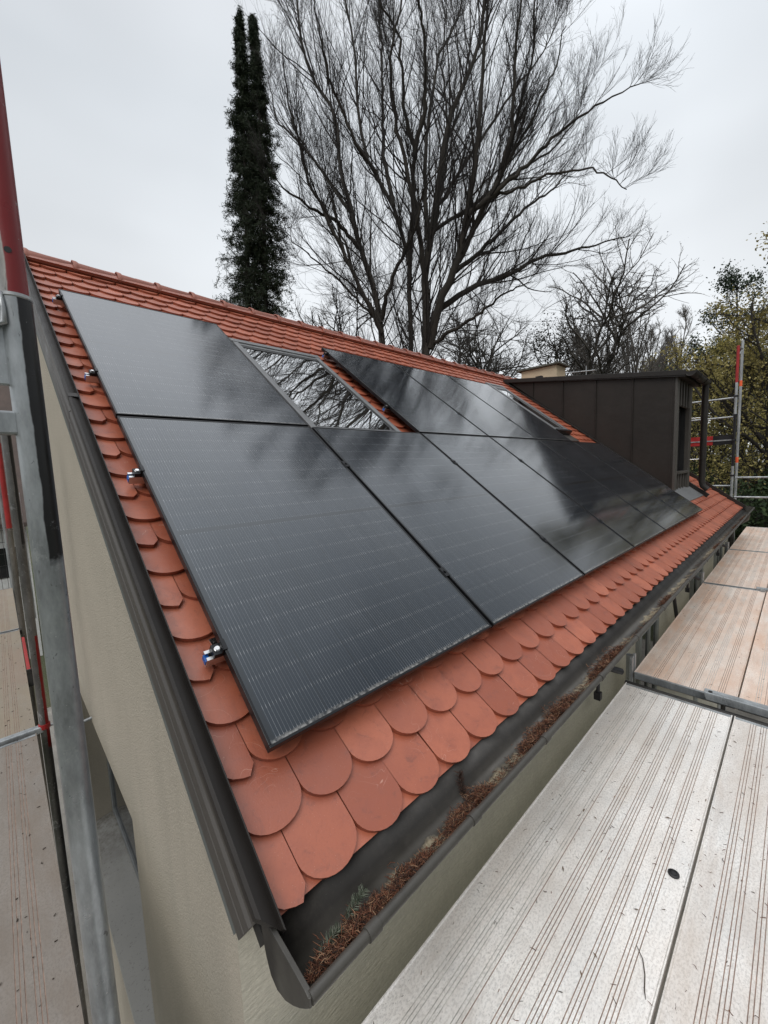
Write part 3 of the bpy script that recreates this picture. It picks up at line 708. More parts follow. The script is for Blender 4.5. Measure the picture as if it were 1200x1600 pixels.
def deck(name, a, b_, t0, t1, axis, m, label, group, holes=True):
    """axis 0: runs along X from t0 to t1, across Y from a down to b_"""
    pts, ms = plank(abs(b_-a), GR if axis == 0 and a > -.5 and t0 < 0 else (GRD if axis == 0 and t0 > 0 else GRW)); sg = 1 if b_ > a else -1
    Tt = (lambda p, q, t: (t, a+sg*p, DZ+q)) if axis == 0 else (lambda p, q, t: (a+sg*p, t, DZ+q))
    loc = Tt(0, 0, t0); root = empty('deck_board', loc, label, 'scaffold deck', group)
    mb = MB(); n_ = len(pts)
    vs_ = [Tt(p, q, t0) for p, q in pts]+[Tt(p, q, t1) for p, q in pts]
    fs = [(i, i+1, n_+i+1, n_+i) for i in range(n_-1)]; 
    b0 = len(mb.v); mb.v += vs_; mb.f += fs; mb.m += ms[:n_-1]
    mb.f.append((0, n_, 2*n_-1, n_-1)); mb.m.append(0)
    mb.build('boards', [m, GROOVE, GROOVE_L], root)
    for t in (t0, t1):
        mb = MB()
        s2 = .02 if t == t0 else -.02
        if axis == 0: mb.box(min(t, t+s2)-.006, max(t, t+s2)-.006, min(a, b_)+.004, max(a, b_)-.004, DZ-.045, DZ+.003)
        else: mb.box(min(a, b_)+.004, max(a, b_)-.004, min(t, t+s2)-.006, max(t, t+s2)-.006, DZ-.045, DZ+.003)
        mb.build('end_profile', GALV, root, bevel=.0015)
    return root
G1 = 'aluminium deck boards along the eave'
bays = [(-.36, 2.665), (2.865, 5.94), (5.98, 8.58), (8.62, 11.78)]
nm = ['nearest', 'second', 'third', 'far']
lb1 = ['clean silver deck board in the foreground, alongside the gutter end', 'orange-stained deck board beside the gutter, just past the first joint', 'orange-stained deck board beside the gutter in the third bay', 'farthest deck board beside the gutter, with a dark slot in it']
lb2 = ['mud-smeared deck board at the lower right corner, right of the dark seam', 'outer deck board right of the seam, just past the first joint', 'outer deck board of the third bay at the right edge', 'outer deck board of the farthest bay at the right edge']
for i, (x0, x1) in enumerate(bays):
    deck('d', -.160, -.744, x0, x1, 0, DECK_A if i == 0 else DECK_B, lb1[i], G1)
    deck('d', -.754, -1.338, x0, x1, 0, deckmat('mud_deck', (.86, .84, .81), (.50, .40, .32), .50, .12) if i == 0 else DECK_B, lb2[i], G1)
G2 = 'dirty deck boards along the gable'
lb3 = ['dirty grooved deck board running along the gable, nearest, left of the galvanised pole', 'mud-caked deck board along the gable past the first joint', 'pale muddy deck board along the gable in the third bay']
for i, (y0, y1) in enumerate(((-.15, 2.37), (2.45, 4.98), (5.03, 7.55))):
    deck('d', -.436, -1.03, y0, y1, 1, DECK_C if i == 0 else DECK_D, lb3[i], G2)
    deck('d', -1.044, -1.63, y0, y1, 1, DECK_C if i == 0 else DECK_D, ['nearest outer deck board along the gable, beyond the left edge', 'second outer deck board along the gable, beyond the left edge', 'third outer deck board along the gable, beyond the left edge'][i], G2)
deck('d', -1.60, -.47, -1.36, -.17, 1, DECK_C, 'dirty corner deck board where the two scaffold walks meet', G2)
# transoms / ledgers under the joints
def tubes(name, segs, r, m, label, cat, group=None, partname='tube'):
    p0 = Vector(segs[0][0]); root = empty(name, p0, label, cat, group)
    for s in segs:
        MB().tube(s, r, 14).build(partname, m, root, smooth=.8)
    return root
GT = 'transoms under the deck joints'
lt = ['dark transom tube lying in the gap at the first deck joint beside the gutter', 'transom tube under the second deck joint along the eave', 'transom tube under the farthest deck joint along the eave']
for i, x in enumerate((2.765, 5.96, 8.60)):
    root = empty('transom', (x, -.16, DZ-.06), lt[i], 'scaffold tube', GT)
    MB().tube([(x, -.13, DZ-.055), (x, -1.36, DZ-.055)], .024, 12).build('tube', DARKST, root, smooth=.8)
    mb = MB(); mb.box(x-.09 if i == 0 else x-.018, x+.09 if i == 0 else x+.018, -1.35, -.17, DZ-.10, DZ-.09); mb.build('channel', DARKST, root)
root = empty('locking_bar', (2.80, -.56, DZ+.01), 'flat galvanised locking bar lying over the first deck joint at right', 'locking bar')
mb = MB(); mb.hexa([(2.765+d[0], y, DZ+d[1]) for d, y in (((0, .004), -.60), ((.065, .004), -.60), ((.065, .004), -1.345), ((0, .004), -1.345))] + [(2.765+d[0], y, DZ+.055) for d, y in (((.0, 0), -.585), ((.065, 0), -.585), ((.065, 0), -1.345), ((0, 0), -1.345))])
mb.build('bar', GALV, root, bevel=.004)
mb = MB(); mb.tube([(2.79, -.62, DZ+.055), (2.79, -.62, DZ+.059)], .012, 12); mb.build('pivot_bolt', DARKST, root)
root = empty('locking_bar', (5.94, -.60, DZ+.01), 'small galvanised locking bar at the second deck joint at right', 'locking bar')
mb = MB(); mb.box(5.93, 5.985, -1.34, -.66, DZ+.005, DZ+.032); mb.build('bar', GALV, root, bevel=.004); mb = MB(); mb.box(5.88, 5.93, -.74, -.70, DZ+.005, DZ+.03); mb.build('catch', GALV, root, bevel=.003)
# short inner standards with wall ties under the gutter
ls = ['short galvanised standard beside the first deck joint under the gutter', 'short galvanised standard at the second deck joint under the gutter', 'short galvanised standard at the farthest joint under the gutter']
for i, x in enumerate((2.90, 6.02, 8.62)):
    root = empty('scaffold_standard', (x, -.105, GZ+.05), ls[i], 'scaffold pole', 'short standards under the gutter')
    zt_ = -.735
    MB().tube([(x, -.120, GZ+.05), (x, -.120, zt_)], .024, 14, caps=False).build('tube', RAL, root, smooth=.8)
    mb = MB(); mb.box(x-.065, x-.03, -.155, -.135, DZ-.18, zt_+.01); mb.box(x+.032, x+.06, -.15, -.13, DZ-.16, zt_+.0); mb.build('rosette_plate', RAL, root, bevel=.003)
lt2 = ['black wall tie with coupler between the first bay and the gutter', 'black wall tie with coupler at the second bay below the gutter', 'black wall tie with coupler near the far end of the gutter']
for i, x in enumerate((2.30, 5.35, 7.85)):
    root = empty('wall_tie', (x, -.10, -.70), lt2[i], 'wall tie', 'wall ties below the gutter')
    MB().tube([(x, .0, -.60), (x+.25, -.16, -.72)], .022, 12).build('tube', BLKPAINT, root, smooth=.8)
    mb = MB(); mb.tube([(x-.03, -.06, -.66), (x+.05, -.06, -.66)], .034, 12); mb.tube([(x, -.09, -.62), (x, -.09, -.80)], .012, 8); mb.box(x-.02, x+.02, -.11, -.07, -.84, -.79); mb.build('coupler', BLKPAINT, root, smooth=.6)
root = empty('diagonal_brace', (4.9, -.05, -1.2), 'thin dark brace slanting behind the scaffold below the gutter', 'brace')
MB().tube([(4.55, -.10, -.70), (5.3, -.10, -1.9)], .018, 10).build('tube', BLKPAINT, root)

# the near galvanised pole
PXX, PYY = -.4065, .06
pole = empty('scaffold_standard', (PXX, PYY, 0), 'thick galvanised scaffold pole in the left foreground, smeared with black paint', 'scaffold pole')
MB().tube([(PXX, PYY, GZ+.05), (PXX, PYY, -1), (PXX, PYY, 1.085)], .0243, 40, caps=False).build('tube', GALV_BLACK, pole, smooth=.8)
mb = MB(); mb.tube([(PXX, PYY, 1.082), (PXX, PYY, 1.084), (PXX, PYY, 1.0895), (PXX, PYY, 1.0905), (PXX, PYY, 1.086)], [.0243, .0256, .0252, .0222, .0205], 40, caps=False); mb.build('collar', RAL, pole, smooth=.6)
spg = MB().tube([(PXX, PYY, .9), (PXX, PYY, 1.3), (PXX, PYY, 3.1)], .0208, 40).build('spigot_tube', GALV_RED, pole, smooth=.8)
hx = Vector((-.15, -1, 0)).normalized()*.0207
mb = MB(); mb.tube([(PXX+hx.x, PYY+hx.y, 1.163), (PXX+hx.x*1.02, PYY+hx.y*1.02, 1.163)], .0055, 16); mb.build('pin_hole', BLACKP, spg)
mb = MB(); mb.box(PXX-.70, PXX-.018, PYY-.016, PYY+.016, 1.035, 1.085); mb.build('top_transom', GALV, pole, bevel=.005)
mb = MB(); mb.tube([(PXX-.0215, PYY-.017, 1.088), (PXX-.0195, PYY-.0195, 1.06), (PXX-.0205, PYY-.019, 1.034), (PXX-.03, PYY-.017, 1.030), (PXX-.05, PYY-.016, 1.029)], [.004, .0045, .0055, .0045, .0035], 10); mb.build('weld_bead', RAL, pole, smooth=True)
MB().box(PXX-.070, PXX-.018, PYY-.006, PYY+.006, .925, 1.036).build('gusset', GALV, pole, bevel=.003)
mb = MB(); mb.box(PXX-.70, PXX-.018, PYY-.012, PYY+.012, .835, .878); mb.build('lower_transom', GALV, pole, bevel=.004)
mb = MB(); mb.tube([(PXX-.70, PYY, GZ+.05), (PXX-.70, PYY, 2.2)], .0243, 20); mb.build('outer_tube', GALV, pole, smooth=.8)
# second and third gable standards
p2 = empty('scaffold_standard', (-.392, 2.41, 0), 'thin dark scaffold pole with red paint near its foot, behind the galvanised pole', 'scaffold pole')
MB().tube([(-.392, 2.41, GZ+.05), (-.392, 2.41, 1.1)], .0243, 20).build('tube', GALV_MID, p2, smooth=.8)
mb = MB(); mb.tube([(-.392, 2.41, DZ-.0), (-.392, 2.41, DZ+.03)], .031, 16); mb.build('collar', REDP, p2)
p3 = empty('scaffold_standard', (-.42, 5.05, 0), 'dirty scaffold pole with red top farther along the gable at the left edge', 'scaffold pole')
MB().tube([(-.405, 5.005, GZ+.05), (-.405, 5.005, .28)], .0243, 16).build('tube', galv('dirty_tube', base=(.17, .16, .145)), p3, smooth=.8)
MB().tube([(-.405, 5.005, .28), (-.405, 5.005, 1.2)], .0235, 16).build('upper_tube', REDP, p3, smooth=.8)
p4 = empty('scaffold_standard', (-.42, 7.6, 0), 'grey scaffold pole at the far end of the gable walk', 'scaffold pole')
MB().tube([(-.43, 7.6, GZ+.05), (-.43, 7.6, 1.2)], .0243, 12).build('tube', GALV, p4, smooth=.8)
for i, (z, lb) in enumerate(((.95, 'upper guard rail closing the far end of the gable walk'), (.45, 'lower guard rail closing the far end of the gable walk'))):
    tubes('guard_rail', [[(-.40, 7.62, z), (-1.6, 7.62, z)]], .018, RAL, lb, 'guard rail')
root = empty('transom', (-.43, 2.41, DZ), 'flat grey transom across the joint of the dirty gable deck boards', 'scaffold tube', GT)
MB().box(-1.64, -.40, 2.385, 2.435, DZ-.02, DZ+.022).build('bar', GALV, root, bevel=.006)
mb = MB(); mb.tube([(-.44, 2.41, DZ+.0), (-.34, 2.41, DZ+.005)], .008, 8); mb.build('hook', RAL, root)
root = empty('transom', (-.43, 5.0, DZ), 'dark transom under the second joint of the gable boards', 'scaffold tube', GT)
MB().box(-1.64, -.42, 4.98, 5.03, DZ-.06, DZ-.01).build('bar', DARKST, root)
root = empty('toe_board', (-.40, 3.6, DZ-.05), 'red toe board end beside the gable boards near the second pole', 'toe board')
MB().box(-.432, -.41, 3.30, 4.3, DZ-.03, DZ+.10).build('board', REDP, root, bevel=.003)
MB().box(-.436, -.40, 3.28, 3.30, DZ-.03, DZ+.11).build('end_fitting', DARKST, root)
root = empty('wall_anchor', (-.30, 1.98, -.78), 'small steel pin sticking out of the gable wall beside the pole', 'wall anchor')
MB().tube([(-.13, 2.55, -.97), (-.34, 2.55, -.99)], .012, 8).build('pin', RAL, root, smooth=.8)
mb = MB()
MB().tube([(-.335, 2.55, -.99), (-.345, 2.55, -.99)], .02, 10).build('eye', RAL, root)
# wire mesh panel far along the gable
root = empty('mesh_panel', (-1.0, 8.0, -.5), 'wire mesh guard panel at the far end of the gable walk', 'mesh panel')
mb = MB()
for k in range(26): x = -2.2+k*.075; mb.tube([(x, 8.3, -1.6), (x, 8.3, .6)], .004, 4)
for k in range(12): z = -1.6+k*.2; mb.tube([(-2.2, 8.3, z), (-.2, 8.3, z)], .005, 4)
mb.build('wires', DARKST, root)
mb = MB(); mb.tube([(-2.2, 8.3, -1.6), (-2.2, 8.3, .6), (-.2, 8.3, .6), (-.2, 8.3, -1.6)], .02, 8); mb.build('frame', GALV, root)
# far right scaffold
def std(x, y, z0, z1, label):
    root = empty('scaffold_standard', (x, y, GZ), label, 'scaffold pole', 'standards at the far gable')
    MB().tube([(x, y, GZ+.05), (x, y, z1)], .0243, 14).build('tube', RAL, root, smooth=.8)
    return root
s1 = std(10.95, .06, GZ, 2.3, 'left one of the two far scaffold poles, red at the top')
MB().tube([(10.95, .06, 2.3), (10.95, .06, 3.05)], .027, 14).build('red_sleeve', REDP, s1, smooth=.8)
MB().tube([(10.95, .06, .55), (10.95, .06, 1.62)], .0265, 14).build('black_sleeve', BLKPAINT, s1, smooth=.8)
s2 = std(11.25, .02, GZ, 3.2, 'right one of the two far scaffold poles, with orange stickers')
for z in (2.25, .62): MB().tube([(11.25, .02, z), (11.25, .02, z+.12)], .0262, 14).build('sticker', ORNG, s2, smooth=.8)
mb = MB()
mb.tube([(10.95, .06, 3.03), (11.25, .02, 3.03)], .018, 10); mb.tube([(10.95, .06, 2.85), (11.25, .02, 3.0)], .014, 10)
mb.build('frame_head', RAL, s2)
mb = MB()
for z in (.35, 1.1, 1.63, 2.02): mb.box(10.92, 11.0, .02, .10, z-.02, z+.02)
mb.build('coupler', BLKPAINT, s1, bevel=.004)
for z, y0, y1, lb in ((2.0, .06, 3.1, 'upper guard rail left of the far scaffold poles behind the downpipe'), (1.60, .06, 3.1, 'middle guard rail left of the far scaffold poles behind the downpipe'), (.30, -1.7, .02, 'upper guard rail right of the far scaffold poles'), (-.12, -1.7, .02, 'lower guard rail right of the far scaffold poles'), (.12, .06, 3.1, 'low guard rail passing behind the far roof corner')):
    tubes('guard_rail', [[(11.05, y0, z), (11.05, y1, z)]], .019, RAL, lb, 'guard rail', 'guard rails at the far gable')
root = empty('toe_board', (11.0, .1, 1.1), 'red and black striped board fixed across the far scaffold', 'toe board')
MB().box(11.02, 11.05, .42, 1.5, 1.02, 1.22).build('red_half', REDP, root)
MB().box(11.019, 11.051, .06, .419, 1.02, 1.22).build('black_half', BLKPAINT, root)
MB().box(11.008, 11.018, .06, 1.5, 1.10, 1.125).build('rod', RAL, root)

# black cap, twigs and needles on the deck
root = empty('plastic_cap', (1.262, -.715, DZ), 'small round black plastic cap lying on the silver deck board near the seam', 'plastic cap')
mb = MB(); mb.tube([(1.262, -.700, DZ+.001), (1.262, -.700, DZ+.006), (1.262, -.700, DZ+.008)], [.019, .019, .015], 24); mb.build('disc', BLACKP, root, smooth=.5)
mb = MB(); mb.tube([(1.262+.011*math.cos(t), -.700+.011*math.sin(t), DZ+.0085) for t in np.linspace(0, 2*PI, 20)], .0012, 6); mb.build('ring', FRAME, root)
TW = simple('dead_twig', (.06, .045, .035), .9, 0, .3, 40)
TWL = simple('dead_leaf', (.12, .07, .035), .9, 0, .3, 40)
root = empty('twig', (.80, -.70, DZ), 'thin curved dead twig lying on the silver deck board by the seam', 'twig')
MB().tube([(.90, -.665, DZ+.004), (.87, -.69, DZ+.006), (.83, -.705, DZ+.005), (.79, -.713, DZ+.004), (.765, -.722, DZ+.005)], [.0008, .0014, .0016, .0018, .0008], 6).build('stem', TW, root)

def strands(name, P0, D, Ln, R_, m, tones, bend=.15, seed=0, parent=None, nrm=None, kind=None, label=None, cat=None):
    r = np.random.default_rng(seed); N = len(P0)
    D = D/np.linalg.norm(D, axis=1, keepdims=True)
    a = np.cross(D, r.normal(size=(N, 3))); a /= np.linalg.norm(a, axis=1, keepdims=True); b_ = np.cross(D, a)
    mid = P0+D*Ln[:, None]*.5+a*(Ln*bend*r.random(N))[:, None]; end = P0+D*Ln[:, None]
    ring = []
    for (p, s) in ((P0, 1.), (mid, 1.), (end, .4)):
        for t in (0, 2*PI/3, 4*PI/3): ring.append(p+(a*math.cos(t)+b_*math.sin(t))*(R_*s)[:, None])
    V = np.stack(ring, 1).reshape(-1, 3)
    base = (np.arange(N)*9)[:, None, None]
    f = np.array([[i*3+j, i*3+(j+1) % 3, (i+1)*3+(j+1) % 3, (i+1)*3+j] for i in range(2) for j in range(3)])
    F = (base+f[None]).reshape(-1, 4)
    o = np_mesh(name, V, F, m, parent)
    at = o.data.attributes.new('tone', 'FLOAT', 'FACE'); at.data.foreach_set('value', np.repeat(tones, 6).astype(np.float32))
    if label or kind: tag(o, label, cat, kind=kind)
    return o
r = np.random.default_rng(7)
# litter in the gutter
clumps = [(-.09, .16, 1900, .040, .034), (.12, .30, 1100, .034, .022), (.40, .50, 800, .034, .030), (.47, .62, 1500, .042, .046), (.86, 1.10, 2000, .040, .040), (1.05, 1.34, 2600, .046, .052), (1.58, 1.76, 1300, .040, .044), (1.74, 2.02, 1700, .046, .046), (3.02, 3.26, 700, .035, .035), (5.6, 5.95, 400, .03, .02), (7.5, 7.9, 300, .03, .02), (8.6, 9.2, 400, .03, .03), (.30, .42, 160, .03, .010), (1.3, 1.6, 160, .03, .010), (.0, 2.4, 220, .05, .003), (2.2, 9.5, 500, .04, .008), (.62, .86, 160, .035, .008)]
P0 = []; 
for (a, c_, n_, sy, hh) in clumps:
    x = r.uniform(a, c_, n_); w_ = np.sin(np.clip((x-a)/(c_-a), .05, .95)*PI)**.5 * (.6+.5*np.sin(x*37)**2)
    y = -.292+np.clip(r.normal(0, .5, n_), -1, 1)*sy*1.15*w_
    y = np.clip(y, -.346, -.232); z = floor_z(y)+.003+r.random(n_)**1.3*hh*1.25*w_*(.6+.4*np.sin(x*61+1)**2)
    P0.append(np.stack([x, y, z], 1))
P0 = np.concatenate(P0); N = len(P0)
D = r.normal(size=(N, 3))*np.array([1, .8, .28])
tn = np.clip(np.where(r.random(N) < .3, r.random(N)*.2, r.beta(2.2, 2.4, N)), 0, 1)
strands('needle_litter', P0, D, r.uniform(.010, .026, N), r.uniform(.0006, .0013, N), NEEDLE, tn, .25, 3, kind='stuff', label='rust brown dry fir needles piled in clumps along the gutter', cat='needle litter')
# loose bits on the decks
N = 520
x = np.concatenate([r.uniform(.0, 2.65, 330), r.uniform(2.9, 8.5, 190)]); y = r.uniform(-1.30, -.18, N)
a = r.uniform(0, PI, N); D = np.stack([np.cos(a), np.sin(a), np.zeros(N)], 1)
strands('needle_scatter', np.stack([x, y, np.full(N, DZ+.0022)], 1), D, r.uniform(.006, .020, N), r.uniform(.0006, .0015, N), NEEDLE, np.clip(r.beta(1.5, 4, N), 0, 1), .3, 5, kind='stuff', label='loose brown needles and crumbs scattered over the deck boards', cat='needle litter')
N = 260
y = r.uniform(.2, 4.9, N); x = r.uniform(-1.03, -.44, N); a = r.uniform(0, PI, N)
strands('grit_scatter', np.stack([x, y, np.full(N, DZ+.003)], 1), np.stack([np.cos(a), np.sin(a), np.zeros(N)], 1), r.uniform(.004, .014, N), r.uniform(.0008, .0028, N), TW, np.zeros(N), .3, 6, kind='stuff', label='grit and bark crumbs scattered over the dirty gable boards', cat='grit')
N = 26
x = r.uniform(.05, 2.6, N); y = r.uniform(-1.2, -.25, N); a = r.uniform(0, 2*PI, N); L_ = r.uniform(.012, .03, N)
lv = []; lf = []
for i in range(N):
    d = np.array([math.cos(a[i]), math.sin(a[i])]); pz = np.array([-d[1], d[0]]); k = len(lv); q = np.array([x[i], y[i]])
    for (s, t, z) in ((0, 0, .001), (.5, .10, .004), (1, 0, .002), (.5, -.12, .0045)):
        xy = q+d*L_[i]*s+pz*L_[i]*t; lv.append((xy[0], xy[1], DZ+.001+z))
    lf.append((k, k+1, k+2, k+3))
tag(np_mesh('leaf_scatter', lv, lf, TWL), 'tiny dead leaf fragments scattered over the silver deck board', 'leaf litter', kind='stuff')
# fir sprigs in the gutter
for (c0, d0, lb, sd) in (((.030, -.262, -.335), (.8, .05, .42), 'grey-green fir sprig standing up out of the gutter litter', 1), ((-.060, -.275, -.340), (.95, .12, .20), 'green fir sprig lying flat in the gutter near its end cap', 2), ((.52, -.262, -.325), (.3, .5, .9), 'small dark dry sprig standing in the second needle clump', 3)):
    root = empty('fir_sprig', c0, lb, 'fir sprig'); d = Vector(d0).normalized(); ln = .075
    MB().tube([Vector(c0), Vector(c0)+d*ln*.5+Vector((0, 0, .006)), Vector(c0)+d*ln], [.0016, .0013, .0008], 6).build('stem', TW, root)
    rr = np.random.default_rng(sd); N = 150; t = rr.uniform(.1, 1, N); ang = rr.uniform(0, 2*PI, N)
    dn = np.array(d); a_ = np.array(d.orthogonal().normalized()); b_ = np.cross(dn, a_)
    P_ = np.array(c0)+dn*ln*t[:, None]+np.array([0, 0, .005])*np.sin(t*PI)[:, None]
    Dd = dn*.55+a_*np.cos(ang)[:, None]+b_*np.sin(ang)[:, None]
    strands('needles', P_, Dd, rr.uniform(.014, .022, N), np.full(N, .0008), SPRIG if sd < 3 else NEEDLE, rr.random(N)*(1 if sd < 3 else .2), .1, sd, parent=root)

# ================================================================== TREES
def bark(name, c, var=.3): return simple(name, c, .95, 0, var, 3)
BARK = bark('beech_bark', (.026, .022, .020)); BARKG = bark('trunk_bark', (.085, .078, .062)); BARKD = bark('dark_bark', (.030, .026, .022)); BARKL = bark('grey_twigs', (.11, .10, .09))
def chains(P, D, Ln, S, jit, trop, r, tropv=(0, 0, 1)):
    N = len(P); pts = np.zeros((N, S+1, 3)); pts[:, 0] = P; d = D/np.linalg.norm(D, axis=1, keepdims=True)
    tv_ = np.array(tropv)
    for s in range(S):
        d = d+r.normal(size=(N, 3))*jit+tv_*trop; d /= np.linalg.norm(d, axis=1, keepdims=True)
        pts[:, s+1] = pts[:, s]+d*(Ln/S)[:, None]
    return pts
def tubes_np(pts, r0, r1, sides):
    N, K, _ = pts.shape
    d = np.gradient(pts, axis=1); d /= np.linalg.norm(d, axis=2, keepdims=True)+1e-9
    ref = np.where(np.abs(d[:, :1, 2:3]) > .8, np.array([1., 0, 0]), np.array([0, 0, 1.]))
    a = np.cross(d, np.broadcast_to(ref, d.shape)); a /= np.linalg.norm(a, axis=2, keepdims=True)+1e-9; b_ = np.cross(d, a)
    t = np.linspace(0, 1, K)[None, :, None]; rr = (r0[:, None, None]*(1-t)+r1[:, None, None]*t)
    th = 2*PI*np.arange(sides)/sides
    V = pts[:, :, None]+(a[:, :, None]*np.cos(th)[None, None, :, None]+b_[:, :, None]*np.sin(th)[None, None, :, None])*rr[:, :, None]
    idx = np.arange(N*K*sides).reshape(N, K, sides)
    A = idx[:, :-1, :]; B = np.roll(A, -1, 2); C = idx[:, 1:, :]; Dq = np.roll(C, -1, 2)
    return V.reshape(-1, 3), np.stack([A, B, Dq, C], -1).reshape(-1, 4)
def spawn(pts, r0, r1, Ln, per, tmin, ang, lf, r, up=0., outc=None, outw=0., rmax=.6, rmin=.004, lmin=.2):
    N, K, _ = pts.shape
    cnt = np.maximum(1, np.round(per*r.uniform(.7, 1.3, N)*(Ln if per < 0 else 1))).astype(int) if np.isscalar(per) else per
    par = np.repeat(np.arange(N), cnt); M = len(par)
    t = r.uniform(tmin, 1, M); f = t*(K-1); i0 = np.minimum(f.astype(int), K-2); fr = (f-i0)[:, None]
    P = pts[par, i0]*(1-fr)+pts[par, i0+1]*fr; d = pts[par, i0+1]-pts[par, i0]; d /= np.linalg.norm(d, axis=1, keepdims=True)+1e-9
    ax = np.cross(d, r.normal(size=(M, 3))); ax /= np.linalg.norm(ax, axis=1, keepdims=True)+1e-9
    an = np.radians(r.normal(ang, ang*.25, M))[:, None]
    D = d*np.cos(an)+ax*np.sin(an)+np.array([0, 0, up])
    if outc is not None:
        o = P-np.array(outc); o[:, 2] *= .3; o /= np.linalg.norm(o, axis=1, keepdims=True)+1e-9; D = D+o*outw
    L_ = np.maximum(lmin, Ln[par]*r.uniform(lf*.6, lf*1.3, M)*(1.15-.65*t)); rp_ = r0[par]*(1-t)+r1[par]*t
    R_ = np.maximum(rmin, np.minimum(rp_*rmax, L_*.022)); return P, D, L_, R_
def resample(poly, K):
    poly = np.asarray(poly, float); s = np.r_[0, np.cumsum(np.linalg.norm(np.diff(poly, axis=0), axis=1))]; t = np.linspace(0, s[-1], K)
    return np.stack([np.interp(t, s, poly[:, i]) for i in range(3)], 1), s[-1]
def leaves(P, size, n, r, spread=.25, asp=.6, up=.3):
    i = r.integers(0, len(P), n); c = P[i]+r.normal(size=(n, 3))*spread
    a = r.normal(size=(n, 3)); a /= np.linalg.norm(a, axis=1, keepdims=True); nn = r.normal(size=(n, 3))+np.array([0, 0, up]); b_ = np.cross(a, nn); b_ /= np.linalg.norm(b_, axis=1, keepdims=True)+1e-9
    s = (size*r.uniform(.6, 1.4, n))[:, None]; a = a*s; b_ = b_*s*asp
    V = np.stack([c-a, c-b_, c+a, c+b_], 1).reshape(-1, 3); return V, np.arange(4*n).reshape(n, 4)
def leafmat(name, c1, c2, transl=.25):
    b = NB(name); geo = b.n('ShaderNodeNewGeometry')
    k = b.mix(geo.outputs['Random Per Island'], c1, c2); b.set('Base Color', k); b.set('Roughness', .7); b.set('Specular IOR Level', .25)
    tr = b.n('ShaderNodeBsdfTranslucent'); b.l(k, tr.inputs[0]); ms = b.n('ShaderNodeMixShader'); ms.inputs[0].default_value = transl
    o = b.t.nodes['Material Output']; b.l(b.p.outputs[0], ms.inputs[1]); b.l(tr.outputs[0], ms.inputs[2]); b.l(ms.outputs[0], o.inputs[0]); return b.m

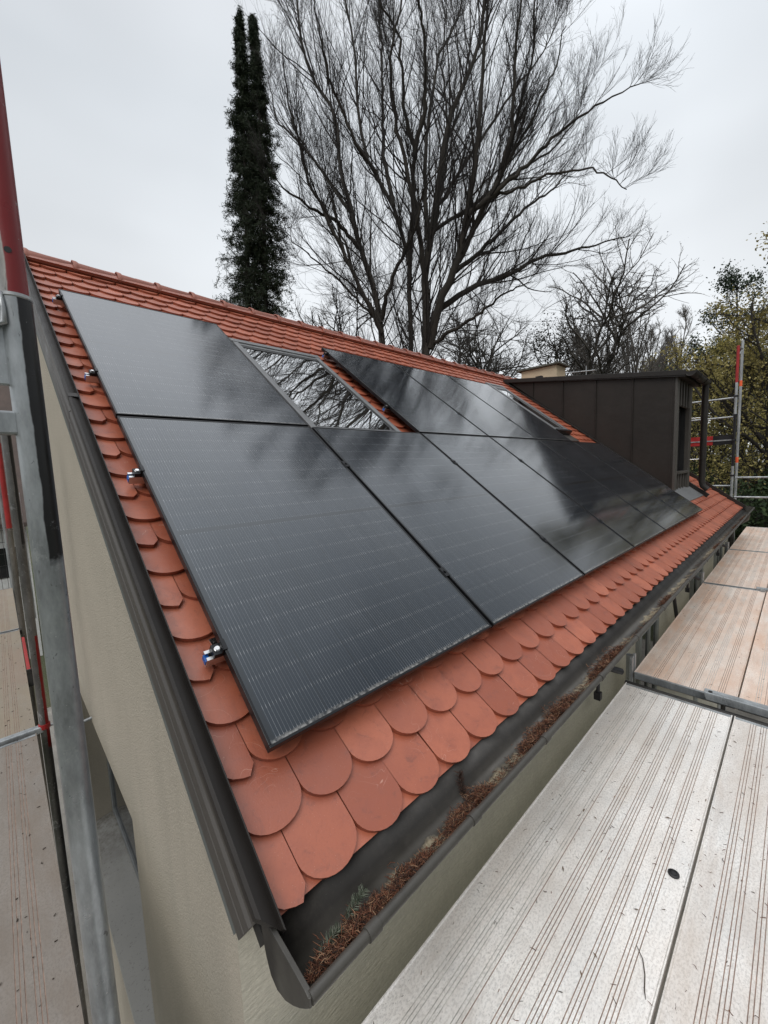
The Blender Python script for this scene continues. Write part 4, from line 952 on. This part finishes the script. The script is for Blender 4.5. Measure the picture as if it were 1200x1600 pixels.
# --- the great bare tree -------------------------------------------------
K0 = 14.5
LIMBS = [  # (depth offset start, end, radius start, end, pixels)
 (0, 1, 0.176, 0.033, [(598, 700), (600, 600), (596, 532), (592, 487), (576, 424), (564, 390), (551, 337), (532, 270), (525, 199), (516, 157), (487, 124), (470, 60), (462, -20)]),
 (0.2, -2.5, 0.088, 0.013, [(596, 500), (605, 461), (626, 405), (650, 360), (660, 300), (700, 240)]),
 (0.3, -2.6, 0.079, 0.013, [(564, 390), (525, 345), (487, 326), (446, 296), (425, 270)]),
 (0.5, 3, 0.071, 0.013, [(551, 337), (510, 277), (476, 232), (431, 187), (420, 120)]),
 (0.1, 2.6, 0.061, 0.013, [(596, 505), (560, 450), (544, 400), (525, 340), (508, 280), (500, 200)]),
 (0.1, -2.6, 0.052, 0.009, [(596, 510), (560, 470), (510, 420), (460, 380), (440, 345)]),
 (0.6, 1.5, 0.14, 0.026, [(640, 700), (642, 551), (641, 487), (639, 412), (630, 375), (615, 322), (589, 274), (570, 240), (559, 169), (555, 75), (540, 0), (530, -80)]),
 (0.7, -2, 0.105, 0.019, [(639, 412), (645, 337), (645, 262), (649, 240), (630, 165), (626, 56), (600, 19), (580, -60)]),
 (-0.3, -2.6, 0.088, 0.019, [(645, 244), (666, 169), (664, 75), (656, 0), (650, -90)]),
 (0.8, 3.5, 0.088, 0.019, [(615, 322), (600, 244), (598, 187), (596, 75), (590, -20)]),
 (0, -2.6, 0.071, 0.013, [(589, 274), (560, 230), (520, 140), (500, 60), (490, -10)]),
 (0, 0, 0.228, 0.039, [(668, 700), (666, 600), (664, 551), (665, 469), (669, 394), (669, 375), (677, 337), (694, 225), (709, 165), (750, 75), (757, 0), (760, -80)]),
 (0, 2.8, 0.088, 0.019, [(669, 375), (662, 274), (669, 187), (686, 86), (720, 22), (735, -60)]),
 (0, -2.2, 0.159, 0.026, [(671, 545), (681, 487), (716, 409), (731, 330), (746, 225), (754, 112), (760, 20), (765, -60)]),
 (-0.5, -2.6, 0.105, 0.019, [(716, 409), (750, 337), (780, 277), (799, 210), (804, 112), (810, 30), (825, -40)]),
 (0, 2, 0.115, 0.013, [(681, 487), (742, 446), (810, 424), (832, 405), (900, 390), (956, 375), (986, 367)]),
 (0, 3.6, 0.088, 0.013, [(712, 424), (765, 379), (825, 322), (870, 290), (905, 250)]),
 (-1, -2.6, 0.088, 0.013, [(731, 337), (810, 270), (862, 217), (926, 169), (967, 146), (1000, 131)]),
 (0.2, 2.8, 0.079, 0.013, [(669, 385), (676, 362), (742, 319), (795, 277), (855, 240), (900, 190), (915, 140)]),
 (0, -2.6, 0.079, 0.013, [(671, 540), (709, 517), (757, 484), (791, 457), (830, 440)]),
 (-0.9, -2.6, 0.052, 0.013, [(764, 310), (800, 298), (862, 270), (919, 262), (956, 277), (979, 296)]),
 (0.3, 4.2, 0.079, 0.013, [(677, 337), (730, 250), (790, 160), (850, 80), (880, 20)]),
 (-1.2, -2.6, 0.061, 0.013, [(780, 277), (830, 190), (870, 100), (885, 40)]),
 (0, 5, 0.088, 0.013, [(669, 394), (690, 300), (700, 200), (690, 100), (700, -20)]),
 (0, -2.6, 0.105, 0.019, [(668, 460), (650, 330), (620, 200), (610, 80), (640, -60)]),
 (0, -2.6, 0.096, 0.019, [(675, 500), (740, 360), (800, 230), (830, 90), (840, -40)]),
 (0, -2.6, 0.088, 0.013, [(597, 520), (540, 400), (480, 280), (450, 160), (440, 60)]),
]
r = np.random.default_rng(21)
big = empty('bare_tree', tuple(PX(650, 700, K0)[:2])+(GZ,), 'huge leafless tree with several trunks towering behind the ridge', 'tree')
lp = []; l0 = []; l1 = []; ll = []
tv2, tf2, off_ = [], [], 0
for (a, c_, ra, rb_, px) in LIMBS:
    n_ = len(px); ks = [K0+a+(c_-a)*(i/(n_-1))**1.1 for i in range(n_)]
    poly = [np.array(PX(x, y, k)) for (x, y), k in zip(px, ks)]
    if px[0][1] >= 690: poly = [np.array([poly[0][0], poly[0][1], GZ])]+poly
    q, s = resample(poly, 26); q[1:-1] += r.normal(size=(24, 3))*.028
    lp.append(q); l0.append(ra); l1.append(rb_); ll.append(s)
# crown top above the frame, so that the panels and roof window have a crown to mirror
tops = [i for i, q in enumerate(lp) if LIMBS[i][4][-1][1] < 30]
P = np.array([lp[i][-1] for i in tops]); D = np.array([lp[i][-1]-lp[i][-4] for i in tops])+r.normal(size=(len(tops), 3))*.15
ext = chains(P, D, r.uniform(1.6, 3.0, len(tops)), 25, .05, .03, r)
for e_, i in zip(ext, tops): lp.append(e_); l0.append(l1[i]); l1.append(.005); ll.append(3.2)
PT0 = np.stack(lp); R0_ = np.array(l0); R1_ = np.array(l1); LL = np.array(ll)
v_, f_ = tubes_np(PT0, R0_, R1_, 9); np_mesh('trunk', v_, f_, bark('beech_trunk_bark', (.038, .033, .027)), big, True)
cen = tuple(PX(665, 300, K0))
Vs = []; Fs = []; nb = 0
def addp(v_, f_):
    global nb
    Vs.append(v_); Fs.append(f_+nb); nb += len(v_)
cnt = np.maximum(4, (LL*2.5)).astype(int)
P, D, L1, Rr = spawn(PT0, R0_, R1_, LL, cnt, .10, 38, .30, r, up=.45, outc=cen, outw=.15)
L1 = np.clip(L1, .6, 3.4); keep = P[:, 2] > 1.8; P, D, L1, Rr = P[keep], D[keep], L1[keep], np.clip(Rr[keep]*.7, .008, .032)
# low side shoots spreading more level
n_low = [i for i in range(len(LL)) if PT0[i][:, 2].min() < 7]
pl = PT0[n_low]; zz = pl.mean(axis=(1, 2))
Pq, Dq_, Lq, Rq = spawn(pl, R0_[n_low], R1_[n_low], LL[n_low], np.maximum(3, LL[n_low]*1.2).astype(int), .08, 62, .30, r, up=.05, outc=cen, outw=.3)
kq = (Pq[:, 2] > 2.0) & (Pq[:, 2] < 9.0); P = np.r_[P, Pq[kq]]; D = np.r_[D, Dq_[kq]]; L1 = np.r_[L1, np.clip(Lq[kq], 1.5, 3.6)]; Rr = np.r_[Rr, np.clip(Rq[kq]*.4, .006, .018)]
c1 = chains(P, D, L1, 8, .09, .06, r); addp(*tubes_np(c1, Rr, Rr*.3+.002, 5))
P, D, L2, R2 = spawn(c1, Rr, Rr*.3+.002, L1, 7.0, .06, 33, .60, r, up=.30, outc=cen, outw=.12, rmin=.0042, lmin=.7)
R2 = np.minimum(R2, .0065); c2 = chains(P, D, L2, 5, .07, .06, r); addp(*tubes_np(c2, R2, R2*.5, 3))
P, D, L3, R3 = spawn(c2, R2, R2*.5, L2, 5.0, .08, 28, .58, r, up=.26, rmin=.0032, lmin=.35)
R3 = np.minimum(R3, .0038); c3 = chains(P, D, L3, 3, .08, .05, r); addp(*tubes_np(c3, R3, R3*.6, 3))
P, D, L4, R4 = spawn(c3, R3, R3*.55, L3, 1.0, .2, 30, .55, r, up=.1, rmin=.003, lmin=.2)
c4 = chains(P, D, L4, 2, .1, .04, r); addp(*tubes_np(c4, R4, R4*.6, 3))
np_mesh('crown', np.concatenate(Vs), np.concatenate(Fs), BARK, big)
print('big tree faces', sum(len(f) for f in Fs))

def tree(name, loc, H, Rad, seed, label, cat, bark_m, twig_m, trunk_r=.2, base=.25, per=(26, 9, 6), ang=45, up=.15, leafspec=None, group=None, jit=.13, trop=.05, stems=1, shape=.5, twig=.005, lean=(0, 0)):
    r = np.random.default_rng(seed); root = empty(name, loc, label, cat, group); P0 = np.array(loc, float)
    pts = []; 
    for s in range(stems):
        a = r.uniform(0, 2*PI); sp_ = 0 if stems == 1 else .22
        D = np.array([[math.cos(a)*sp_+lean[0], math.sin(a)*sp_+lean[1], 1.]])
        pts.append(chains(P0[None]+r.normal(size=(1, 3))*np.array([.15, .15, 0])*(stems > 1), D, np.array([H*r.uniform(.9, 1.02)]), 18, .035, .01, r))
    pt = np.concatenate(pts); Ns = len(pt); r0 = np.full(Ns, trunk_r); r1 = np.full(Ns, .02)
    np_mesh('trunk', *tubes_np(pt, r0, r1, 8), bark_m, root, True)
    V = []; F = []; nb = [0]
    def ad(v_, f_): V.append(v_); F.append(f_+nb[0]); nb[0] += len(v_)
    P, D, L_, R_ = spawn(pt, r0, r1, np.full(Ns, H), per[0], base, ang, .3, r, up=up)
    h = (P[:, 2]-P0[2])/H; prof = np.clip(np.sin(np.clip((h-base*.6)/(1-base*.6), 0.03, 1)**shape*PI*.93), .12, 1)
    L_ = Rad*prof*r.uniform(.75, 1.2, len(P)); R_ = np.minimum(R_*2.2, np.minimum(.06, L_*.017))
    c1 = chains(P, D, L_, 8, jit, trop, r); ad(*tubes_np(c1, R_, R_*.3+.003, 5))
    P, D, L2, R2 = spawn(c1, R_, R_*.3+.003, L_, per[1], .12, 42, .42, r, up=up*.6, rmin=twig*1.3, lmin=.4)
    c2 = chains(P, D, L2, 5, jit, trop, r); ad(*tubes_np(c2, R2, R2*.5, 4))
    P, D, L3, R3 = spawn(c2, R2, R2*.5, L2, per[2], .1, 38, .5, r, up=up*.4, rmin=twig, lmin=.25)
    c3 = chains(P, D, L3, 3, jit, trop*.6, r); ad(*tubes_np(c3, R3, R3*.6, 3))
    np_mesh('crown', np.concatenate(V), np.concatenate(F), twig_m, root)
    if leafspec:
        m, size, n_, spread, hmin = leafspec
        Q = np.concatenate([c3[:, 1:].reshape(-1, 3), c2[:, 2:].reshape(-1, 3)])
        if hmin: Q = Q[Q[:, 2] > P0[2]+hmin]
        np_mesh('foliage', *leaves(Q, size, n_, r, spread), m, root)
    return root
def at_az(azd, dist, z=GZ):
    a = math.radians(azd); return (CAM.x+dist*math.cos(a), CAM.y+dist*math.sin(a), z)
YG = leafmat('spring_leaf', (.30, .265, .08), (.48, .42, .15)); YG2 = leafmat('olive_leaf', (.23, .195, .07), (.40, .34, .13)); RB = leafmat('brown_leaf', (.10, .06, .028), (.19, .12, .05))
DG = leafmat('dark_leaf', (.014, .028, .012), (.04, .065, .022), .1); PN = leafmat('pine_tuft', (.03, .05, .032), (.07, .095, .06), .1)
# dense dark tree and its neighbours behind the ridge
TWG = bark('hazy_twigs', (.085, .078, .070))  # greyer than the bark: haze of distance put into the twig colour
SC = leafmat('seed_clusters', (.03, .022, .018), (.06, .045, .03), 0)
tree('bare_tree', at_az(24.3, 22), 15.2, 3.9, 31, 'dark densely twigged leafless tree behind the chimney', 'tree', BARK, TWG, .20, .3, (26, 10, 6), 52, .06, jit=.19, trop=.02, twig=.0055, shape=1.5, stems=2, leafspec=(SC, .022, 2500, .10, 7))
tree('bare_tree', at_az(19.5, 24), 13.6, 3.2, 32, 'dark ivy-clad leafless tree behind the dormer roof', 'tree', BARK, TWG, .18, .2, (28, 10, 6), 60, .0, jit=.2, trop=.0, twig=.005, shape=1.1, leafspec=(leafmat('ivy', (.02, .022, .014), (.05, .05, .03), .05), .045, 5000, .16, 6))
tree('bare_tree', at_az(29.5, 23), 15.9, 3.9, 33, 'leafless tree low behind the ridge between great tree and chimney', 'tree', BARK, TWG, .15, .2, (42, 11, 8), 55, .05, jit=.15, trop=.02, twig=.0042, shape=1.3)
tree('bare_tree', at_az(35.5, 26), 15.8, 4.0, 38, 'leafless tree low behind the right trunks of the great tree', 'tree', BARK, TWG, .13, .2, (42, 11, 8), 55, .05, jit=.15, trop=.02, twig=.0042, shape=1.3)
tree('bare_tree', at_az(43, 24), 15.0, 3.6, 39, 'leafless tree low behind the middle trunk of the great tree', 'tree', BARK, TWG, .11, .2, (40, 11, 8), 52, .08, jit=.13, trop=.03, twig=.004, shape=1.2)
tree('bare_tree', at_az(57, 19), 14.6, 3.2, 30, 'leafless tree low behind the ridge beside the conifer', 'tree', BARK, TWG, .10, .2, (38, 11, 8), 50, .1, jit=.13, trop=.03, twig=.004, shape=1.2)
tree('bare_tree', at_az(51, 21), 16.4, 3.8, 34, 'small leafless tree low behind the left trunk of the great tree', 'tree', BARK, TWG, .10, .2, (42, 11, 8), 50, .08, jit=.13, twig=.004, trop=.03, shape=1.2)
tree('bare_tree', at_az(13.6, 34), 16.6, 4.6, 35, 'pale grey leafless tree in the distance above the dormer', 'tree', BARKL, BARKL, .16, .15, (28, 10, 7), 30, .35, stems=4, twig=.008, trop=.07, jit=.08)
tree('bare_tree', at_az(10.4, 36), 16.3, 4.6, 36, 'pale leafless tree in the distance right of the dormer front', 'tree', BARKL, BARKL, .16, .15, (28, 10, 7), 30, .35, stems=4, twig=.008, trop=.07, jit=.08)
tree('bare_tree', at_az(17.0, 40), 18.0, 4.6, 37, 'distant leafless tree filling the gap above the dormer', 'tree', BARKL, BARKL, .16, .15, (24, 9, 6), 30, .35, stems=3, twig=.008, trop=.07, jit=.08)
# fresh-leaved trees at the right
G3 = 'yellow-green trees at the right'
tree('leafing_tree', at_az(1.4, 17), 12.1, 3.9, 41, 'tall olive-yellow tree in young leaf at the right edge', 'tree', BARKD, BARKD, .2, .12, (30, 9, 6), 50, .1, leafspec=(YG2, .038, 24000, .14, 0), group=G3, twig=.005)
tree('leafing_tree', at_az(8.0, 21), 10.9, 2.9, 42, 'yellow-green thinly leaved tree behind the far scaffold poles', 'tree', BARKD, BARKD, .14, .1, (26, 9, 5), 42, .2, leafspec=(YG, .040, 8000, .14, 0), group=G3, twig=.005)
tree('leafing_tree', at_az(5.2, 26), 12.6, 3.0, 43, 'olive leafed tree standing farther back between the two yellow ones', 'tree', BARKD, BARKD, .18, .1, (28, 9, 5), 45, .1, leafspec=(YG, .045, 9000, .18, 0), group=G3, twig=.006)
tree('leafing_tree', at_az(-4.5, 19), 12.5, 4.4, 44, 'olive tree in young leaf just outside the right edge', 'tree', BARKD, BARKD, .2, .1, (28, 8, 5), 50, .1, leafspec=(YG2, .055, 20000, .2, 0), group=G3, twig=.006)
tree('leafing_tree', at_az(12.0, 27), 10.2, 3.2, 45, 'brownish thin tree low behind the dormer downpipe', 'tree', BARKD, BARK, .14, .1, (26, 9, 5), 42, .15, leafspec=(YG, .045, 5000, .2, 0), group=G3, twig=.006)
tree('pine_tree', at_az(4.6, 30), 15.9, 3.6, 46, 'dark pine crown rising above the yellow trees at the right', 'tree', BARKD, BARKD, .22, .4, (34, 7, 4), 60, .12, leafspec=(PN, .06, 9000, .20, 8), twig=.01)
G4 = 'shrubs below the far scaffold'
for i, (a_, d_, h_, rr_, m, lb) in enumerate(((9.5, 18, 5.6, 2.2, DG, 'dark evergreen shrub behind the low end of the roof'), (6.0, 17, 5.0, 2.2, RB, 'brown twiggy shrub below the far scaffold poles'), (3.4, 16, 5.4, 2.2, DG, 'dark green shrub at the right edge below the guard rails'), (.5, 15, 5.2, 2.4, DG, 'dark shrub just outside the right edge'), (12.5, 21, 6.0, 2.6, DG, 'dark shrub hidden low behind the dormer'))):
    tree('shrub', at_az(a_, d_), h_, rr_, 60+i, lb, 'shrub', BARKD, BARKD, .07, .05, (26, 8, 5), 45, .2, leafspec=(m, .055, 14000, .15, 0), group=G4, stems=3)
G5 = 'distant trees closing the view'
for i, a_ in enumerate((-9, -2, 4, 9.5, 15, 21, 28)):
    tree('distant_tree', at_az(a_, 46+3*(i % 2)), 12.5+1.5*(i % 3), 5.5, 80+i, ['distant tree beyond the right edge', 'distant tree behind the tall olive tree', 'distant tree behind the far scaffold poles', 'distant tree behind the dormer downpipe', 'distant tree behind the dormer gutter', 'distant tree behind the dormer roof', 'distant tree behind the chimney'][i], 'tree', BARK, BARK, .2, .08, (26, 8, 6), 45, .1, leafspec=((RB, YG2, DG)[i % 3], .14, 9000, .4, 0), group=G5, twig=.014, stems=2)

# --- conifer ----------------------------------------------------------------
def conifer():
    r = np.random.default_rng(91); K = 13.0
    base = PX(402, 760, K); root = empty('conifer', (base.x, base.y, GZ), 'slender dark evergreen spruce with two tips, left of the great bare tree', 'tree')
    lead = []
    for px in ([(395, 760), (388, 480), (384, 300), (378, 120), (374, 14)], [(425, 760), (415, 480), (412, 330), (404, 150), (394, 22)]):
        p = [np.array(PX(x, y, K)) for x, y in px]; p = [np.array([p[0][0], p[0][1], GZ])]+p; q, s = resample(p, 26); lead.append(q)
    lead = np.stack(lead); np_mesh('trunk', *tubes_np(lead, np.array([.2, .16]), np.array([.012, .012]), 8), BARKD, root, True)
    # drooping branches, width follows the outline of the photographed crown
    Pb = []; Db = []; Lb = []
    for w_ in range(2):
        n_ = 900; t = r.uniform(.22, .995, n_); f = t*25; i0 = np.minimum(f.astype(int), 24); fr = (f-i0)[:, None]
        P = lead[w_, i0]*(1-fr)+lead[w_, i0+1]*fr
        a = r.uniform(0, 2*PI, n_); D = np.stack([np.cos(a), np.sin(a), r.uniform(-.35, .25, n_)], 1)
        Lw = (.02+2.05*(1-t)**.90)*r.uniform(.45, 1.10, n_)
        lng = r.random(n_) < .07; Lw = np.where(lng & (t < .85), Lw*1.5, Lw)
        Pb.append(P); Db.append(D); Lb.append(Lw)
    P = np.concatenate(Pb); D = np.concatenate(Db); Lw = np.concatenate(Lb)
    c = chains(P, D, Lw, 6, .08, -.06, r)
    V1, F1 = tubes_np(c, np.full(len(c), .012), np.full(len(c), .004), 3)
    # side sprays
    P2, D2, L2, R2 = spawn(c, np.full(len(c), .01), np.full(len(c), .004), Lw, 6, .2, 50, .4, r, up=-.25, rmin=.003, lmin=.10)
    c2 = chains(P2, D2, np.clip(L2, .04, .42), 3, .1, -.08, r)
    V2, F2 = tubes_np(c2, np.full(len(c2), .006), np.full(len(c2), .003), 3)
    np_mesh('branches', np.concatenate([V1, V2]), np.concatenate([F1, F2+len(V1)]), BARKD, root)
    Q = np.concatenate([c2.reshape(-1, 3), c[:, 1:].reshape(-1, 3)])
    np_mesh('foliage', *leaves(Q, .060, 210000, r, .04, .13, -.4), leafmat('spruce_needles', (.010, .020, .011), (.036, .050, .024), .05), root)
conifer()
# --- neighbour building glimpsed between the left poles ----------------------
root = empty('neighbour_house', (-3, 19, GZ), 'white neighbouring building glimpsed through the mesh at the left edge', 'building')
MB().box(-9, .2, 19, 25, GZ, -.601).build('wall', simple('white_wall', (.72, .73, .72), .9), root)
MB().prism([(18.5, -.75), (18.5, -.6), (22, 5.4), (25.5, -.6), (25.5, -.75), (22, 5.1)], -9.4, 1.0, lambda y, z, t: (t, y, z)).build('roof', simple('brown_grey_roof', (.11, .085, .075), .85, 0, .3, 2), root)
MB().prism([(19, -.6), (25, -.6), (22, 5.0)], -8.9, .1, lambda y, z, t: (t, y, z)).build('gable', simple('grey_gable', (.35, .34, .33), .9), root)
mb = MB()
for x in (-4.5, -2.4, -1.0): mb.box(x, x+.9, 18.98, 19.01, -2.6, -1.5)
mb.build('window', DARKG, root)
bpy.context.view_layer.update()
